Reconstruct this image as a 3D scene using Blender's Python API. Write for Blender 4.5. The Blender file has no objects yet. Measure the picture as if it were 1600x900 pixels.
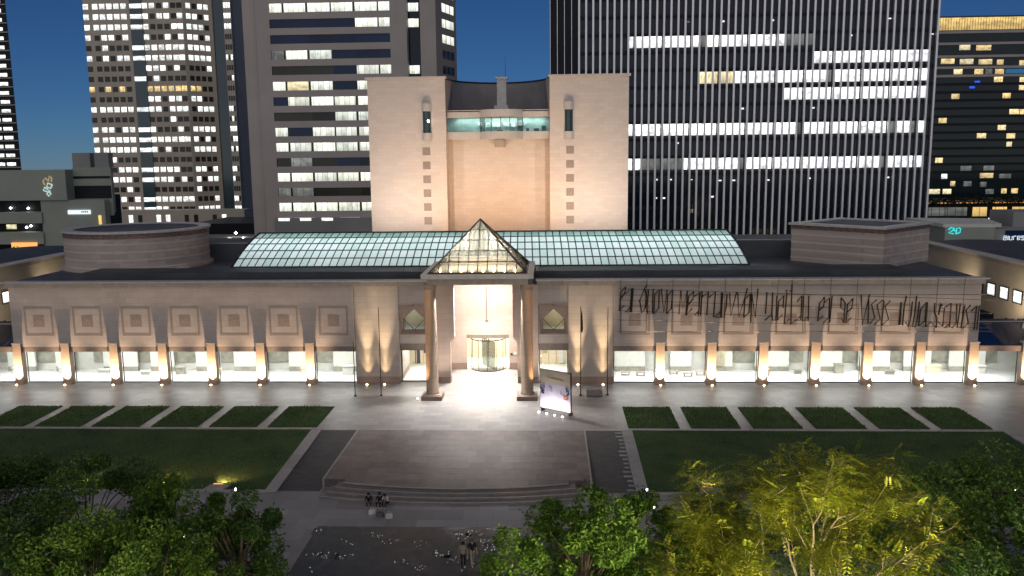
import bpy, bmesh, math, random
from math import sin, cos, pi, radians, sqrt
from mathutils import Vector, Matrix

random.seed(7)
SC = bpy.context.scene
COL = SC.collection

# ---------------------------------------------------------------- camera
def setup_camera():
    pitch, yaw, roll = 0.150269, 0.0449688, -0.0111181
    fw = Vector((-sin(yaw)*cos(pitch), cos(yaw)*cos(pitch), -sin(pitch)))
    r0 = Vector((cos(yaw), sin(yaw), 0)); u0 = r0.cross(fw)
    r = r0*cos(roll)+u0*sin(roll); u = -r0*sin(roll)+u0*cos(roll)
    cd = bpy.data.cameras.new("camera"); cam = bpy.data.objects.new("camera", cd)
    cd.sensor_width = 36.0; cd.lens = 36.0*1311.62/1600.0
    cd.clip_start = 0.5; cd.clip_end = 6000
    M = Matrix((r, u, -fw)).transposed().to_4x4(); M.translation = Vector((6.85467, -84.7086, 23.0))
    cam.matrix_world = M
    COL.objects.link(cam); SC.camera = cam
setup_camera()

# ---------------------------------------------------------------- sky, dusk sun, exposure
W = bpy.data.worlds.new("World"); SC.world = W; W.use_nodes = True
def setup_world():
    nt = W.node_tree; nt.nodes.clear()
    sky = nt.nodes.new("ShaderNodeTexSky"); sky.sky_type = 'NISHITA'; sky.sun_disc = False
    sky.sun_elevation = radians(SUN_EL); sky.sun_rotation = radians(180)
    sky.air_density = 0.66; sky.dust_density = 0.0; sky.ozone_density = 9.0
    bg = nt.nodes.new("ShaderNodeBackground"); bg.inputs[1].default_value = SKY_STRENGTH
    out = nt.nodes.new("ShaderNodeOutputWorld")
    nt.links.new(sky.outputs[0], bg.inputs[0]); nt.links.new(bg.outputs[0], out.inputs[0])
SUN_EL = 18.0; SKY_STRENGTH = 0.030
setup_world()
sd = bpy.data.lights.new("sun", 'SUN'); sd.energy = 0.95; sd.angle = radians(100); sd.color = (1.0, 0.89, 0.74)
so = bpy.data.objects.new("sun", sd); COL.objects.link(so)
so.rotation_euler = (radians(62), 0, radians(-8))   # the last glow of the western sky, from behind the camera
SC.view_settings.view_transform = 'Standard'; SC.view_settings.look = 'None'
SC.view_settings.exposure = 0.12; SC.view_settings.gamma = 1.0
SC.render.engine = 'CYCLES'
cy = SC.cycles
cy.use_denoising = True
try: cy.denoiser = 'OPENIMAGEDENOISE'
except Exception: pass
cy.max_bounces = 6; cy.diffuse_bounces = 3; cy.glossy_bounces = 3; cy.transmission_bounces = 4; cy.transparent_max_bounces = 10
cy.caustics_reflective = False; cy.caustics_refractive = False
cy.sample_clamp_indirect = 3.0; cy.use_light_tree = True
cy.blur_glossy = 0.5

# ---------------------------------------------------------------- materials
MATS = {}
class NT:
    def __init__(s, name):
        s.m = bpy.data.materials.new(name); s.m.use_nodes = True
        s.n = s.m.node_tree.nodes; s.l = s.m.node_tree.links
        s.b = s.n["Principled BSDF"]; s.out = s.n["Material Output"]
        MATS[name] = s.m
    def new(s, t, **kw):
        n = s.n.new(t)
        for k, v in kw.items(): setattr(n, k, v)
        return n
    def link(s, a, b): s.l.new(a, b)
    def math(s, op, a, b=None, c=None):
        n = s.new("ShaderNodeMath", operation=op)
        for i, v in enumerate((a, b, c)):
            if v is None: continue
            if isinstance(v, (int, float)): n.inputs[i].default_value = v
            else: s.link(v, n.inputs[i])
        return n.outputs[0]
    def mix(s, fac, a, b, blend='MIX'):
        n = s.new("ShaderNodeMix", data_type='RGBA', blend_type=blend)
        for i, v in ((0, fac), (6, a), (7, b)):
            if isinstance(v, (int, float)): n.inputs[i].default_value = v
            elif isinstance(v, tuple): n.inputs[i].default_value = (*v[:3], 1)
            else: s.link(v, n.inputs[i])
        return n.outputs[2]
    def pos(s):
        return s.new("ShaderNodeNewGeometry").outputs["Position"]
    def noise(s, scale, detail=4, vec=None, rough=0.55):
        n = s.new("ShaderNodeTexNoise"); n.inputs["Scale"].default_value = scale
        n.inputs["Detail"].default_value = detail; n.inputs["Roughness"].default_value = rough
        s.link(vec if vec is not None else s.pos(), n.inputs["Vector"])
        return n.outputs["Fac"]
    def ramp(s, fac, stops):
        n = s.new("ShaderNodeValToRGB"); e = n.color_ramp.elements
        e[0].position, e[0].color = stops[0][0], (*stops[0][1], 1)
        e[1].position, e[1].color = stops[-1][0], (*stops[-1][1], 1)
        for p, c in stops[1:-1]:
            k = e.new(p); k.color = (*c, 1)
        s.link(fac, n.inputs[0]); return n.outputs[0]
    def wallvec(s, axes='xz'):
        sp = s.new("ShaderNodeSeparateXYZ"); s.link(s.pos(), sp.inputs[0])
        cb = s.new("ShaderNodeCombineXYZ")
        if axes == 'xz':
            a = s.math('ADD', sp.outputs[0], sp.outputs[1]); b = sp.outputs[2]
        else:
            a = sp.outputs[0]; b = sp.outputs[1]
        s.link(a, cb.inputs[0]); s.link(b, cb.inputs[1]); return cb.outputs[0]
    def brick(s, vec, w, h, mortar=0.02, offset=0.5, c1=(1,1,1), c2=(.8,.8,.8), cm=(.5,.5,.5), bias=0.0):
        n = s.new("ShaderNodeTexBrick"); n.offset = offset
        n.inputs["Scale"].default_value = 1.0; n.inputs["Brick Width"].default_value = w; n.inputs["Row Height"].default_value = h
        n.inputs["Mortar Size"].default_value = mortar; n.inputs["Mortar Smooth"].default_value = 0.3; n.inputs["Bias"].default_value = bias
        n.inputs["Color1"].default_value = (*c1,1); n.inputs["Color2"].default_value = (*c2,1); n.inputs["Mortar"].default_value = (*cm,1)
        s.link(vec, n.inputs["Vector"]); return n
    def base(s, v):
        if isinstance(v, tuple): s.b.inputs["Base Color"].default_value = (*v[:3], 1)
        else: s.link(v, s.b.inputs["Base Color"])
    def rough(s, v):
        if isinstance(v, (int, float)): s.b.inputs["Roughness"].default_value = v
        else: s.link(v, s.b.inputs["Roughness"])
    def bump(s, h, strength=0.3, dist=0.02):
        n = s.new("ShaderNodeBump"); n.inputs["Strength"].default_value = strength; n.inputs["Distance"].default_value = dist
        s.link(h, n.inputs["Height"]); s.link(n.outputs[0], s.b.inputs["Normal"])
    def spec(s, v): s.b.inputs["Specular IOR Level"].default_value = v

def scale_col(c, k): return tuple(x*k for x in c)

def m_plain(name, col, rough=0.7, var=0.25, scale=1.5, metal=0.0, spec=0.5, objvar=0.0):
    t = NT(name)
    f = t.noise(scale, 5)
    c = t.ramp(f, [(0.3, scale_col(col, 1-var)), (0.7, scale_col(col, 1+var))])
    if objvar:
        oi = t.new("ShaderNodeObjectInfo")
        k = t.math('MULTIPLY_ADD', oi.outputs["Random"], 2*objvar, 1-objvar)
        n = t.new("ShaderNodeVectorMath", operation='SCALE'); t.link(c, n.inputs[0]); t.link(k, n.inputs[3]); c = n.outputs[0]
    t.base(c); t.rough(rough); t.b.inputs["Metallic"].default_value = metal; t.spec(spec)
    return t.m

def m_stone(name, col, w=1.2, h=0.6, axes='xz', var=0.12, mortar=0.012, mdark=0.62, rough=0.6, bump=0.25, blotch=0.12):
    t = NT(name)
    v = t.wallvec(axes)
    br = t.brick(v, w, h, mortar, 0.5, scale_col(col, 1+var), scale_col(col, 1-var), scale_col(col, mdark))
    n1 = t.noise(0.35, 4); n2 = t.noise(9.0, 3)
    k = t.math('MULTIPLY_ADD', n1, 2*blotch, 1-blotch)
    k2 = t.math('MULTIPLY_ADD', n2, 0.24, 0.88)
    k = t.math('MULTIPLY', k, k2)
    vm = t.new("ShaderNodeVectorMath", operation='SCALE'); t.link(br.outputs["Color"], vm.inputs[0]); t.link(k, vm.inputs[3])
    t.base(vm.outputs[0]); t.rough(rough)
    hgt = t.math('SUBTRACT', 1.0, br.outputs["Fac"])
    t.bump(t.math('ADD', hgt, t.math('MULTIPLY', n2, 0.2)), bump, 0.01)
    return t.m

def m_emit(name, col, strength):
    t = NT(name)
    t.base((0.02,0.02,0.02)); t.rough(0.4)
    t.b.inputs["Emission Color"].default_value = (*col, 1); t.b.inputs["Emission Strength"].default_value = strength
    return t.m

def m_litwin(name, cols, strength, dark=0.35, nscale=(3.0, 2.0), cells=None, lo=0.35, hi=0.62, tint=(0.02,0.03,0.04)):
    """window of a room with its lights on: ceiling lights, blinds and furniture seen through the pane"""
    t = NT(name)
    tc = t.new("ShaderNodeTexCoord"); oi = t.new("ShaderNodeObjectInfo")
    mp = t.new("ShaderNodeVectorMath", operation='MULTIPLY_ADD')
    t.link(tc.outputs["Generated"], mp.inputs[0]); mp.inputs[1].default_value = (nscale[0], 0.0, nscale[1])
    cb = t.new("ShaderNodeCombineXYZ"); t.link(t.math('MULTIPLY', oi.outputs["Random"], 317.0), cb.inputs[0]); t.link(t.math('MULTIPLY', oi.outputs["Random"], 91.0), cb.inputs[1])
    t.link(cb.outputs[0], mp.inputs[2])
    n = t.noise(1.0, 2, mp.outputs[0], 0.5)
    r = t.ramp(n, [(lo, (dark,)*3), (hi, (1,1,1))])
    sp = t.new("ShaderNodeSeparateXYZ"); t.link(tc.outputs["Generated"], sp.inputs[0])
    if cells:
        cv = t.new("ShaderNodeCombineXYZ"); t.link(t.math('ADD', sp.outputs[0], t.math('MULTIPLY', oi.outputs["Random"], 40.0)), cv.inputs[0]); t.link(sp.outputs[2], cv.inputs[1])
        bk = t.brick(cv.outputs[0], 1.0/cells, 2.0, 0.012, 0.0, (1,1,1), (0.62,0.64,0.60), (0.32,0.32,0.30))
        r = t.mix(1.0, r, bk.outputs["Color"], 'MULTIPLY')
    g = t.math('MULTIPLY_ADD', sp.outputs[2], 0.5, 0.65)
    c = t.mix(oi.outputs["Random"], cols[0], cols[1])
    c = t.mix(1.0, c, r, 'MULTIPLY')
    rv = t.math('FRACT', t.math('MULTIPLY', oi.outputs["Random"], 57.3))
    st = t.math('MULTIPLY', g, t.math('MULTIPLY_ADD', rv, strength*0.6, strength*0.7))
    t.link(c, t.b.inputs["Emission Color"]); t.link(st, t.b.inputs["Emission Strength"])
    t.base(tint); t.rough(0.12)
    return t.m

def m_glass(name, tint=(0.9,0.96,0.95), refl=0.08, opac=0.0):
    """thin clear pane: mostly lets light through, a little mirror reflection"""
    t = NT(name); t.n.remove(t.b)
    tr = t.new("ShaderNodeBsdfTransparent"); tr.inputs[0].default_value = (*tint, 1)
    gl = t.new("ShaderNodeBsdfGlossy"); gl.inputs["Roughness"].default_value = 0.03
    fr = t.new("ShaderNodeFresnel"); fr.inputs[0].default_value = 1.45
    f = t.math('MULTIPLY_ADD', fr.outputs[0], 0.7, refl*0.5)
    mx = t.new("ShaderNodeMixShader"); t.link(f, mx.inputs[0]); t.link(tr.outputs[0], mx.inputs[1]); t.link(gl.outputs[0], mx.inputs[2])
    last = mx.outputs[0]
    if opac:
        tl = t.new("ShaderNodeBsdfTranslucent"); tl.inputs[0].default_value = (*tint, 1)
        m2 = t.new("ShaderNodeMixShader"); m2.inputs[0].default_value = opac
        t.link(last, m2.inputs[1]); t.link(tl.outputs[0], m2.inputs[2]); last = m2.outputs[0]
    t.link(last, t.out.inputs[0])
    return t.m

def m_leaf(name, c1, c2, c3):
    t = NT(name)
    g = t.new("ShaderNodeNewGeometry")
    f = t.math('ADD', t.math('MULTIPLY', g.outputs["Random Per Island"], 0.55), t.math('MULTIPLY', t.noise(0.55, 2), 0.5))
    c = t.ramp(f, [(0.25, c1), (0.5, c2), (0.8, c3)])
    t.base(c); t.rough(0.5); t.spec(0.3)
    tl = t.new("ShaderNodeBsdfTranslucent"); t.link(c, tl.inputs[0])
    mx = t.new("ShaderNodeMixShader"); mx.inputs[0].default_value = 0.3
    t.link(t.b.outputs[0], mx.inputs[1]); t.link(tl.outputs[0], mx.inputs[2]); t.link(mx.outputs[0], t.out.inputs[0])
    return t.m

WALL = (0.44, 0.40, 0.375)
m_stone('wall_stone', WALL, 1.31, 0.62, var=0.06, mdark=0.72)
m_stone('portal_stone', (0.50, 0.41, 0.36), 1.2, 0.62, var=0.05, mdark=0.75)
m_stone('tower_stone', (0.62, 0.57, 0.535), 1.3, 0.47, var=0.05, mdark=0.82, blotch=0.06)
m_stone('pillar_stone', (0.40, 0.31, 0.235), 3.0, 1.1, var=0.04)
m_stone('plinth_stone', (0.27, 0.20, 0.17), 1.6, 2.0, var=0.08)
m_stone('wing_stone', (0.46, 0.41, 0.34), 1.31, 0.62, var=0.05, mdark=0.8)
m_plain('inlay_dark', (0.285, 0.245, 0.225), 0.5, 0.2, 6)
m_plain('inlay_red', (0.32, 0.25, 0.215), 0.5, 0.2, 6)
m_plain('beam_stone', (0.20, 0.17, 0.15), 0.55, 0.15, 2)
m_plain('cornice_stone', (0.36, 0.32, 0.28), 0.55, 0.12, 2, objvar=0.08)
m_plain('cap_metal', (0.56, 0.53, 0.51), 0.4, 0.12, 2)
m_plain('roof_dark', (0.045, 0.05, 0.06), 0.5, 0.3, 0.4)
m_plain('roof_grey', (0.075, 0.085, 0.10), 0.6, 0.25, 0.3)
m_plain('dark_curve', (0.25, 0.235, 0.25), 0.6, 0.15, 0.5)
m_plain('dark_metal', (0.035, 0.035, 0.04), 0.45, 0.2, 3)
m_plain('black_metal', (0.012, 0.011, 0.011), 0.5, 0.2, 3)
m_plain('brass', (0.45, 0.33, 0.16), 0.4, 0.2, 4, metal=0.6)
m_plain('bronze', (0.075, 0.055, 0.04), 0.45, 0.2, 4, metal=0.2)
m_plain('balcony_stone', (0.52, 0.52, 0.51), 0.6, 0.06, 1)
m_plain('white_wall', (0.62, 0.63, 0.59), 0.7, 0.06, 2)
m_plain('room_wall', (0.60, 0.60, 0.56), 0.7, 0.1, 1.2)
m_plain('room_dark', (0.25, 0.24, 0.20), 0.7, 0.3, 1.5)
m_plain('room_floor', (0.66, 0.66, 0.66), 0.35, 0.08, 1.0)
m_plain('lobby_wall', (0.72, 0.62, 0.46), 0.6, 0.08, 1)
m_stone('drum_band', (0.47, 0.395, 0.36), 1.1, 0.5, var=0.12, mdark=0.8)
m_stone('drum_pale', (0.58, 0.52, 0.47), 2.0, 2.0, var=0.05)
m_plain('drum_rim', (0.19, 0.13, 0.115), 0.4, 0.4, 3)
m_glass('window_glass', (0.96,0.98,0.97)); m_glass('pyramid_glass', (0.96, 0.98, 0.95), 0.05, 0.22)
m_glass('lobby_glass', (0.80, 0.93, 0.90), 0.06)
def m_vault(name, ca, cb):
    t = NT(name); t.n.remove(t.b)
    oi = t.new("ShaderNodeObjectInfo"); n = t.noise(2.2, 3)
    f = t.math('ADD', t.math('MULTIPLY', oi.outputs["Random"], 0.5), t.math('MULTIPLY', n, 0.5))
    c = t.ramp(f, [(0.25, ca), (0.75, cb)])
    tl = t.new("ShaderNodeBsdfTranslucent"); t.link(c, tl.inputs[0])
    gl = t.new("ShaderNodeBsdfDiffuse"); gl.inputs[0].default_value = (0.25,0.3,0.3,1)
    mx = t.new("ShaderNodeMixShader"); mx.inputs[0].default_value = 0.15
    t.link(tl.outputs[0], mx.inputs[1]); t.link(gl.outputs[0], mx.inputs[2]); t.link(mx.outputs[0], t.out.inputs[0])
m_vault('vault_glass', (0.70,0.78,0.76), (0.95,0.99,0.98)); m_vault('vault_shaded', (0.30,0.38,0.36), (0.55,0.64,0.61))  # second glass is a darkened copy: paints the inside light fading towards the top row
m_stone('plaza_paving', (0.32, 0.31, 0.31), 1.2, 0.9, 'xy', var=0.14, mortar=0.015, mdark=0.7, rough=0.42, bump=0.15, blotch=0.15)
m_stone('lower_paving', (0.29, 0.285, 0.29), 2.0, 1.6, 'xy', var=0.18, mortar=0.015, mdark=0.75, rough=0.5, bump=0.15, blotch=0.2)
m_stone('dark_paving', (0.050, 0.054, 0.058), 0.6, 0.6, 'xy', var=0.2, mortar=0.015, mdark=0.6, rough=0.28, bump=0.12, blotch=0.2)
m_stone('ramp_paving', (0.075, 0.072, 0.075), 0.6, 0.3, 'xy', var=0.2, mortar=0.01, mdark=0.7, rough=0.6, bump=0.1, blotch=0.2)
m_plain('terrace_slab', (0.195, 0.163, 0.155), 0.5, 0.2, 0.9, objvar=0.2)
m_plain('terrace_joint', (0.14, 0.12, 0.11), 0.8)
m_plain('step_stone', (0.23, 0.21, 0.205), 0.5, 0.2, 2.5, objvar=0.04)
m_plain('nosing', (0.40, 0.36, 0.34), 0.5, 0.1, 2)
m_plain('kerb_stone', (0.34, 0.325, 0.325), 0.55, 0.12, 2, objvar=0.10)
m_plain('asphalt', (0.045, 0.045, 0.05), 0.8, 0.3, 0.1)
def m_grass(name, a, b, c):
    t = NT(name); n = t.noise(0.35, 3); n2 = t.noise(14, 3)
    f = t.math('ADD', t.math('MULTIPLY', n, 0.6), t.math('MULTIPLY', n2, 0.4))
    t.base(t.ramp(f, [(0.32, a), (0.5, b), (0.7, c)])); t.rough(0.9); t.spec(0.1)
    t.bump(t.noise(25, 4), 0.8, 0.06); return t.m
m_grass('lawn_soil', (0.030,0.060,0.030), (0.060,0.110,0.050), (0.100,0.125,0.055))
m_leaf('grass_blade', (0.042,0.085,0.016), (0.078,0.16,0.028), (0.16,0.20,0.05))
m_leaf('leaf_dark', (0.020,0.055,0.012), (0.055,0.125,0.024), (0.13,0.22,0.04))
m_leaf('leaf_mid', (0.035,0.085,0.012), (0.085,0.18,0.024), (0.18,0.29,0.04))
m_leaf('leaf_yellow', (0.065,0.11,0.010), (0.15,0.185,0.016), (0.30,0.30,0.03))
m_leaf('leaf_far', (0.010,0.018,0.008), (0.016,0.028,0.010), (0.025,0.040,0.014))
m_plain('bark', (0.075, 0.058, 0.042), 0.85, 0.3, 8)
m_plain('bark_pale', (0.13, 0.105, 0.065), 0.8, 0.3, 8)
# far buildings
m_plain('tan_concrete', (0.50, 0.44, 0.37), 0.7, 0.08, 0.15)
m_plain('brown_panel', (0.44, 0.395, 0.375), 0.7, 0.07, 0.12)
m_plain('fin_metal', (0.86, 0.84, 0.85), 0.45, 0.05, 0.3, metal=0.75)
m_plain('dark_panel', (0.018, 0.021, 0.027), 0.5, 0.2, 0.1, spec=0.15)
m_plain('green_concrete', (0.32, 0.35, 0.30), 0.75, 0.12, 0.1)
m_plain('grey_concrete', (0.27, 0.27, 0.27), 0.7, 0.12, 0.1)
def m_darkglass(name, c, rough=0.08, spec=0.6):
    t = NT(name); oi = t.new("ShaderNodeObjectInfo"); n = t.noise(0.12, 3)
    f = t.math('ADD', t.math('MULTIPLY', oi.outputs["Random"], 0.5), t.math('MULTIPLY', n, 0.5))
    t.base(t.ramp(f, [(0.2, scale_col(c, 0.6)), (0.8, scale_col(c, 1.5))])); t.rough(rough); t.spec(spec); return t.m
m_darkglass('blue_glass', (0.010, 0.026, 0.075), spec=0.3); m_darkglass('black_glass', (0.007, 0.014, 0.026), spec=0.3); m_darkglass('teal_glass', (0.030, 0.060, 0.075))
m_darkglass('hotel_glass', (0.010, 0.022, 0.026), spec=0.3); m_darkglass('brown_glass', (0.045, 0.042, 0.036), spec=0.3)
m_litwin('lit_white', ((1.0,0.99,0.95),(0.93,1.0,0.97)), 1.7, 0.45, (2,2))
m_litwin('lit_office', ((1.0,1.0,0.96),(0.94,0.96,1.0)), 1.9, 0.50, (1.2,2.6), lo=0.36, hi=0.50)
m_litwin('lit_strip', ((0.95,0.95,0.80),(0.88,0.92,0.84)), 1.5, 0.72, (5,1.6), cells=4, lo=0.34, hi=0.52)
m_litwin('lit_cream', ((1.0,0.90,0.55),(1.0,0.80,0.45)), 1.15, 0.5, (3,2))
m_litwin('lit_dim', ((0.55,0.57,0.53),(0.40,0.42,0.40)), 0.42, 0.5, (2,1.5), cells=3)
m_litwin('lit_warm', ((1.0,0.70,0.28),(1.0,0.78,0.40)), 1.2, 0.45, (3,2))
m_litwin('lit_gold', ((1.0,0.62,0.16),(1.0,0.70,0.25)), 0.95, 0.55, (40,3))
m_emit('lamp_white', (1.0, 0.97, 0.92), 14); m_emit('lamp_warm', (1.0, 0.72, 0.40), 14)
m_emit('ceiling_light', (1.0, 0.98, 0.93), 6); m_emit('spark', (0.92, 1.0, 0.97), 1.7); m_emit('cyan_sign', (0.05, 0.75, 0.80), 1.0)
m_emit('white_sign', (0.85, 0.93, 1.0), 1.0); m_emit('blue_sign', (0.03, 0.10, 0.9), 1.0); m_emit('sea_blue', (0.01, 0.13, 0.30), 0.8)
m_emit('orange_glow', (1.0, 0.42, 0.12), 1.2); m_emit('green_sign', (0.05, 0.8, 0.35), 1.0); m_emit('gold_logo', (0.8, 0.6, 0.3), 0.45); m_emit('teal_logo', (0.62, 0.85, 0.80), 0.7)

# ---------------------------------------------------------------- mesh helpers
class MB:
    def __init__(s): s.v = []; s.f = []
    def add(s, vs, fs):
        o = len(s.v); s.v += [tuple(p) for p in vs]; s.f += [tuple(i+o for i in f) for f in fs]; return s
    def box(s, x0, x1, y0, y1, z0, z1):
        return s.add([(x0,y0,z0),(x1,y0,z0),(x1,y1,z0),(x0,y1,z0),(x0,y0,z1),(x1,y0,z1),(x1,y1,z1),(x0,y1,z1)],
                     [(3,2,1,0),(4,5,6,7),(0,1,5,4),(1,2,6,5),(2,3,7,6),(3,0,4,7)])
    def prism(s, pts, z0, z1):          # plan polygon, counter-clockwise
        n = len(pts)
        return s.add([(x,y,z0) for x,y in pts]+[(x,y,z1) for x,y in pts],
                     [tuple(range(n-1,-1,-1)), tuple(range(n,2*n))]+[(i,(i+1)%n,n+(i+1)%n,n+i) for i in range(n)])
    def facade(s, pts, y0, y1):         # polygon in x,z (counter-clockwise seen from -y), extruded along y
        n = len(pts)
        return s.add([(x,y0,z) for x,z in pts]+[(x,y1,z) for x,z in pts],
                     [tuple(range(n)), tuple(range(2*n-1,n-1,-1))]+[((i+1)%n,i,n+i,n+(i+1)%n) for i in range(n)])
    def quad(s, a, b, c, d): return s.add([a,b,c,d], [(0,1,2,3)])
    def slab(s, pts, th):               # any flat polygon given thickness along its normal
        P = [Vector(p) for p in pts]; n = (P[1]-P[0]).cross(P[2]-P[0]).normalized()*th; k = len(P)
        return s.add([tuple(p) for p in P]+[tuple(p-n) for p in P],
                     [tuple(range(k)), tuple(range(2*k-1,k-1,-1))]+[((i+1)%k,i,k+i,k+(i+1)%k) for i in range(k)])
    def tube(s, pts, r, seg=6, r1=None):
        P = [Vector(p) for p in pts]; n = len(P); r1 = r if r1 is None else r1; o = len(s.v); ring = []
        for i, p in enumerate(P):
            d = (P[min(i+1,n-1)]-P[max(i-1,0)]).normalized()
            a = d.cross(Vector((0,0,1)) if abs(d.z) < .95 else Vector((1,0,0))).normalized(); b = d.cross(a)
            rr = r+(r1-r)*i/max(1,n-1)
            for k in range(seg):
                t = 2*pi*k/seg; s.v.append(tuple(p+(a*cos(t)+b*sin(t))*rr))
        for i in range(n-1):
            for k in range(seg):
                k2 = (k+1)%seg; s.f.append((o+i*seg+k, o+i*seg+k2, o+(i+1)*seg+k2, o+(i+1)*seg+k))
        s.f.append(tuple(o+k for k in range(seg-1,-1,-1))); s.f.append(tuple(o+(n-1)*seg+k for k in range(seg)))
        return s
    def lathe(s, cx, cy, prof, seg=32, a0=0.0, a1=2*pi, cap=True):
        full = abs(a1-a0-2*pi) < 1e-6; m = seg if full else seg+1; o = len(s.v)
        for (r, z) in prof:
            for k in range(m):
                t = a0+(a1-a0)*k/seg; s.v.append((cx+r*cos(t), cy+r*sin(t), z))
        for i in range(len(prof)-1):
            for k in range(seg):
                k2 = (k+1)%m; s.f.append((o+i*m+k, o+i*m+k2, o+(i+1)*m+k2, o+(i+1)*m+k))
        if cap and full:
            s.f.append(tuple(o+k for k in range(m-1,-1,-1))); s.f.append(tuple(o+(len(prof)-1)*m+k for k in range(m)))
        return s
    def mesh(s, name, mat, smooth=False):
        me = bpy.data.meshes.new(name); me.from_pydata(s.v, [], s.f); me.update()
        if mat: me.materials.append(MATS[mat])
        if smooth: me.polygons.foreach_set("use_smooth", [True]*len(me.polygons))
        return me
    def obj(s, name, mat, parent=None, smooth=False, kind=None):
        return link(name, s.mesh(name, mat, smooth), parent, kind)

def link(name, me, parent=None, kind=None):
    o = bpy.data.objects.new(name, me); COL.objects.link(o)
    if parent is not None: o.parent = parent
    if kind: o["kind"] = kind
    return o
def tag(o, label, cat, group=None):
    o["label"] = label; o["category"] = cat
    if group: o["group"] = group
    return o
def thing(name, label, cat, loc=(0,0,0), rz=0.0, group=None):
    o = bpy.data.objects.new(name, None); COL.objects.link(o); o.location = loc; o.rotation_euler = (0,0,rz)
    o.empty_display_size = 0.3
    return tag(o, label, cat, group)
def struct(name, mb, mat): return mb.obj(name, mat, None, kind="structure")

_unit = {}
def piece(name, mat, x0, x1, y0, y1, z0, z1, parent=None):
    """a box-shaped piece; alike pieces share one unit mesh"""
    if (name, mat) not in _unit:
        _unit[(name, mat)] = MB().box(-.5,.5,-.5,.5,-.5,.5).mesh(name, mat)
    o = link(name, _unit[(name, mat)], parent)
    o.location = ((x0+x1)/2, (y0+y1)/2, (z0+z1)/2); o.scale = (x1-x0, y1-y0, z1-z0)
    return o
def spot(name, loc, to, power, col, angle, blend=0.3, size=0.05, parent=None):
    d = bpy.data.lights.new(name, 'SPOT'); d.energy = power; d.color = col; d.spot_size = radians(angle); d.spot_blend = blend; d.shadow_soft_size = size
    o = bpy.data.objects.new(name, d); COL.objects.link(o); o.location = loc
    o.rotation_euler = (Vector(to)-Vector(loc)).to_track_quat('-Z', 'Y').to_euler()
    if parent is not None: o.parent = parent
    return o
def area(name, loc, to, power, col, sx, sy, parent=None, spread=180):
    d = bpy.data.lights.new(name, 'AREA'); d.shape = 'RECTANGLE'; d.size = sx; d.size_y = sy; d.energy = power; d.color = col; d.spread = radians(spread)
    o = bpy.data.objects.new(name, d); COL.objects.link(o); o.location = loc
    o.rotation_euler = (Vector(to)-Vector(loc)).to_track_quat('-Z', 'Y').to_euler()
    if parent is not None: o.parent = parent
    return o
def point(name, loc, power, col, size=0.1, parent=None):
    d = bpy.data.lights.new(name, 'POINT'); d.energy = power; d.color = col; d.shadow_soft_size = size
    o = bpy.data.objects.new(name, d); COL.objects.link(o); o.location = loc
    if parent is not None: o.parent = parent
    return o
WARM = (1.0, 0.60, 0.28); PINK = (1.0, 0.70, 0.50); WHITE = (1.0, 0.95, 0.88)

# ---------------------------------------------------------------- ground
struct('ground', MB().quad((-3000,-600,-0.75),(3000,-600,-0.75),(3000,5000,-0.75),(-3000,5000,-0.75)), 'asphalt')
struct('lower_pavement', MB().box(-75,75,-82,-14.9,-0.74,-0.6), 'lower_paving')
struct('plaza_pavement', MB().box(-78,78,-15.0,64,-0.73,0.0), 'plaza_paving')
struct('side_pavement', MB().box(45.0,78,-27.5,-15.0,-0.72,0.0), 'plaza_paving')
struct('path', MB().box(-78,-45.0,-27.5,-15.0,-0.72,0.0), 'plaza_paving')
struct('water_court_pavement', MB().box(-8.4,9.0,-62,-33.1,-0.61,-0.592), 'dark_paving')

# lawns: the big ones fall gently to the lower pavement
def slope(y): return 0.03-0.56*(-15.0-y)/12.2
LAWN_RECT = []
for sgn in (-1, 1):
    xs = sorted((sgn*13.9, sgn*44.9))
    struct('lawn', MB().add([(xs[0],-27.2,-0.72),(xs[1],-27.2,-0.72),(xs[1],-15.02,-0.72),(xs[0],-15.02,-0.72),(xs[0],-27.2,slope(-27.2)),(xs[1],-27.2,slope(-27.2)),(xs[1],-15.02,slope(-15.02)),(xs[0],-15.02,slope(-15.02))],
           [(3,2,1,0),(4,5,6,7),(0,1,5,4),(1,2,6,5),(2,3,7,6),(3,0,4,7)]), 'lawn_soil'); LAWN_RECT.append((xs[0], xs[1], -27.2, -15.05, 0))
    for a, b in ((13.65,18.05),(19.05,23.3),(24.35,28.55),(29.65,33.95),(35.0,39.2),(40.2,44.45)):
        x = sorted((sgn*a, sgn*b))
        struct('lawn', MB().box(x[0], x[1], -14.3, -8.1, 0.0, 0.06), 'lawn_soil'); LAWN_RECT.append((x[0], x[1], -14.3, -8.1, 1))
def grass():
    rnd = random.Random(3); v = []; f = []
    for (x0,x1,y0,y1,tall) in LAWN_RECT:
        n = int((x1-x0)*(y1-y0)*(46 if tall else 26))
        for i in range(n):
            x = rnd.uniform(x0,x1); y = rnd.uniform(y0,y1); patch = 0.6+0.5*sin(x*1.7+3*sin(y*.9))*sin(y*1.3+x*.4)
            h = (rnd.uniform(.07,.17)*patch+.04) if tall else rnd.uniform(.05,.12)
            if tall and rnd.random() < .015: h *= 1.9
            a = rnd.uniform(0, pi); w = rnd.uniform(.03,.07) if tall else .045; dx, dy = cos(a)*w, sin(a)*w
            lx, ly = rnd.gauss(0,.05), rnd.gauss(0,.05); o = len(v)
            z = .05 if tall else slope(y)-.005
            v += [(x-dx,y-dy,z),(x+dx,y+dy,z),(x+lx,y+ly,z+h)]; f.append((o,o+1,o+2))
    m = MB(); m.v = v; m.f = f
    o = m.obj('grass', 'grass_blade', None, kind="stuff"); tag(o, 'short uneven grass growing on the lawn beds', 'grass')
grass()

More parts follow.
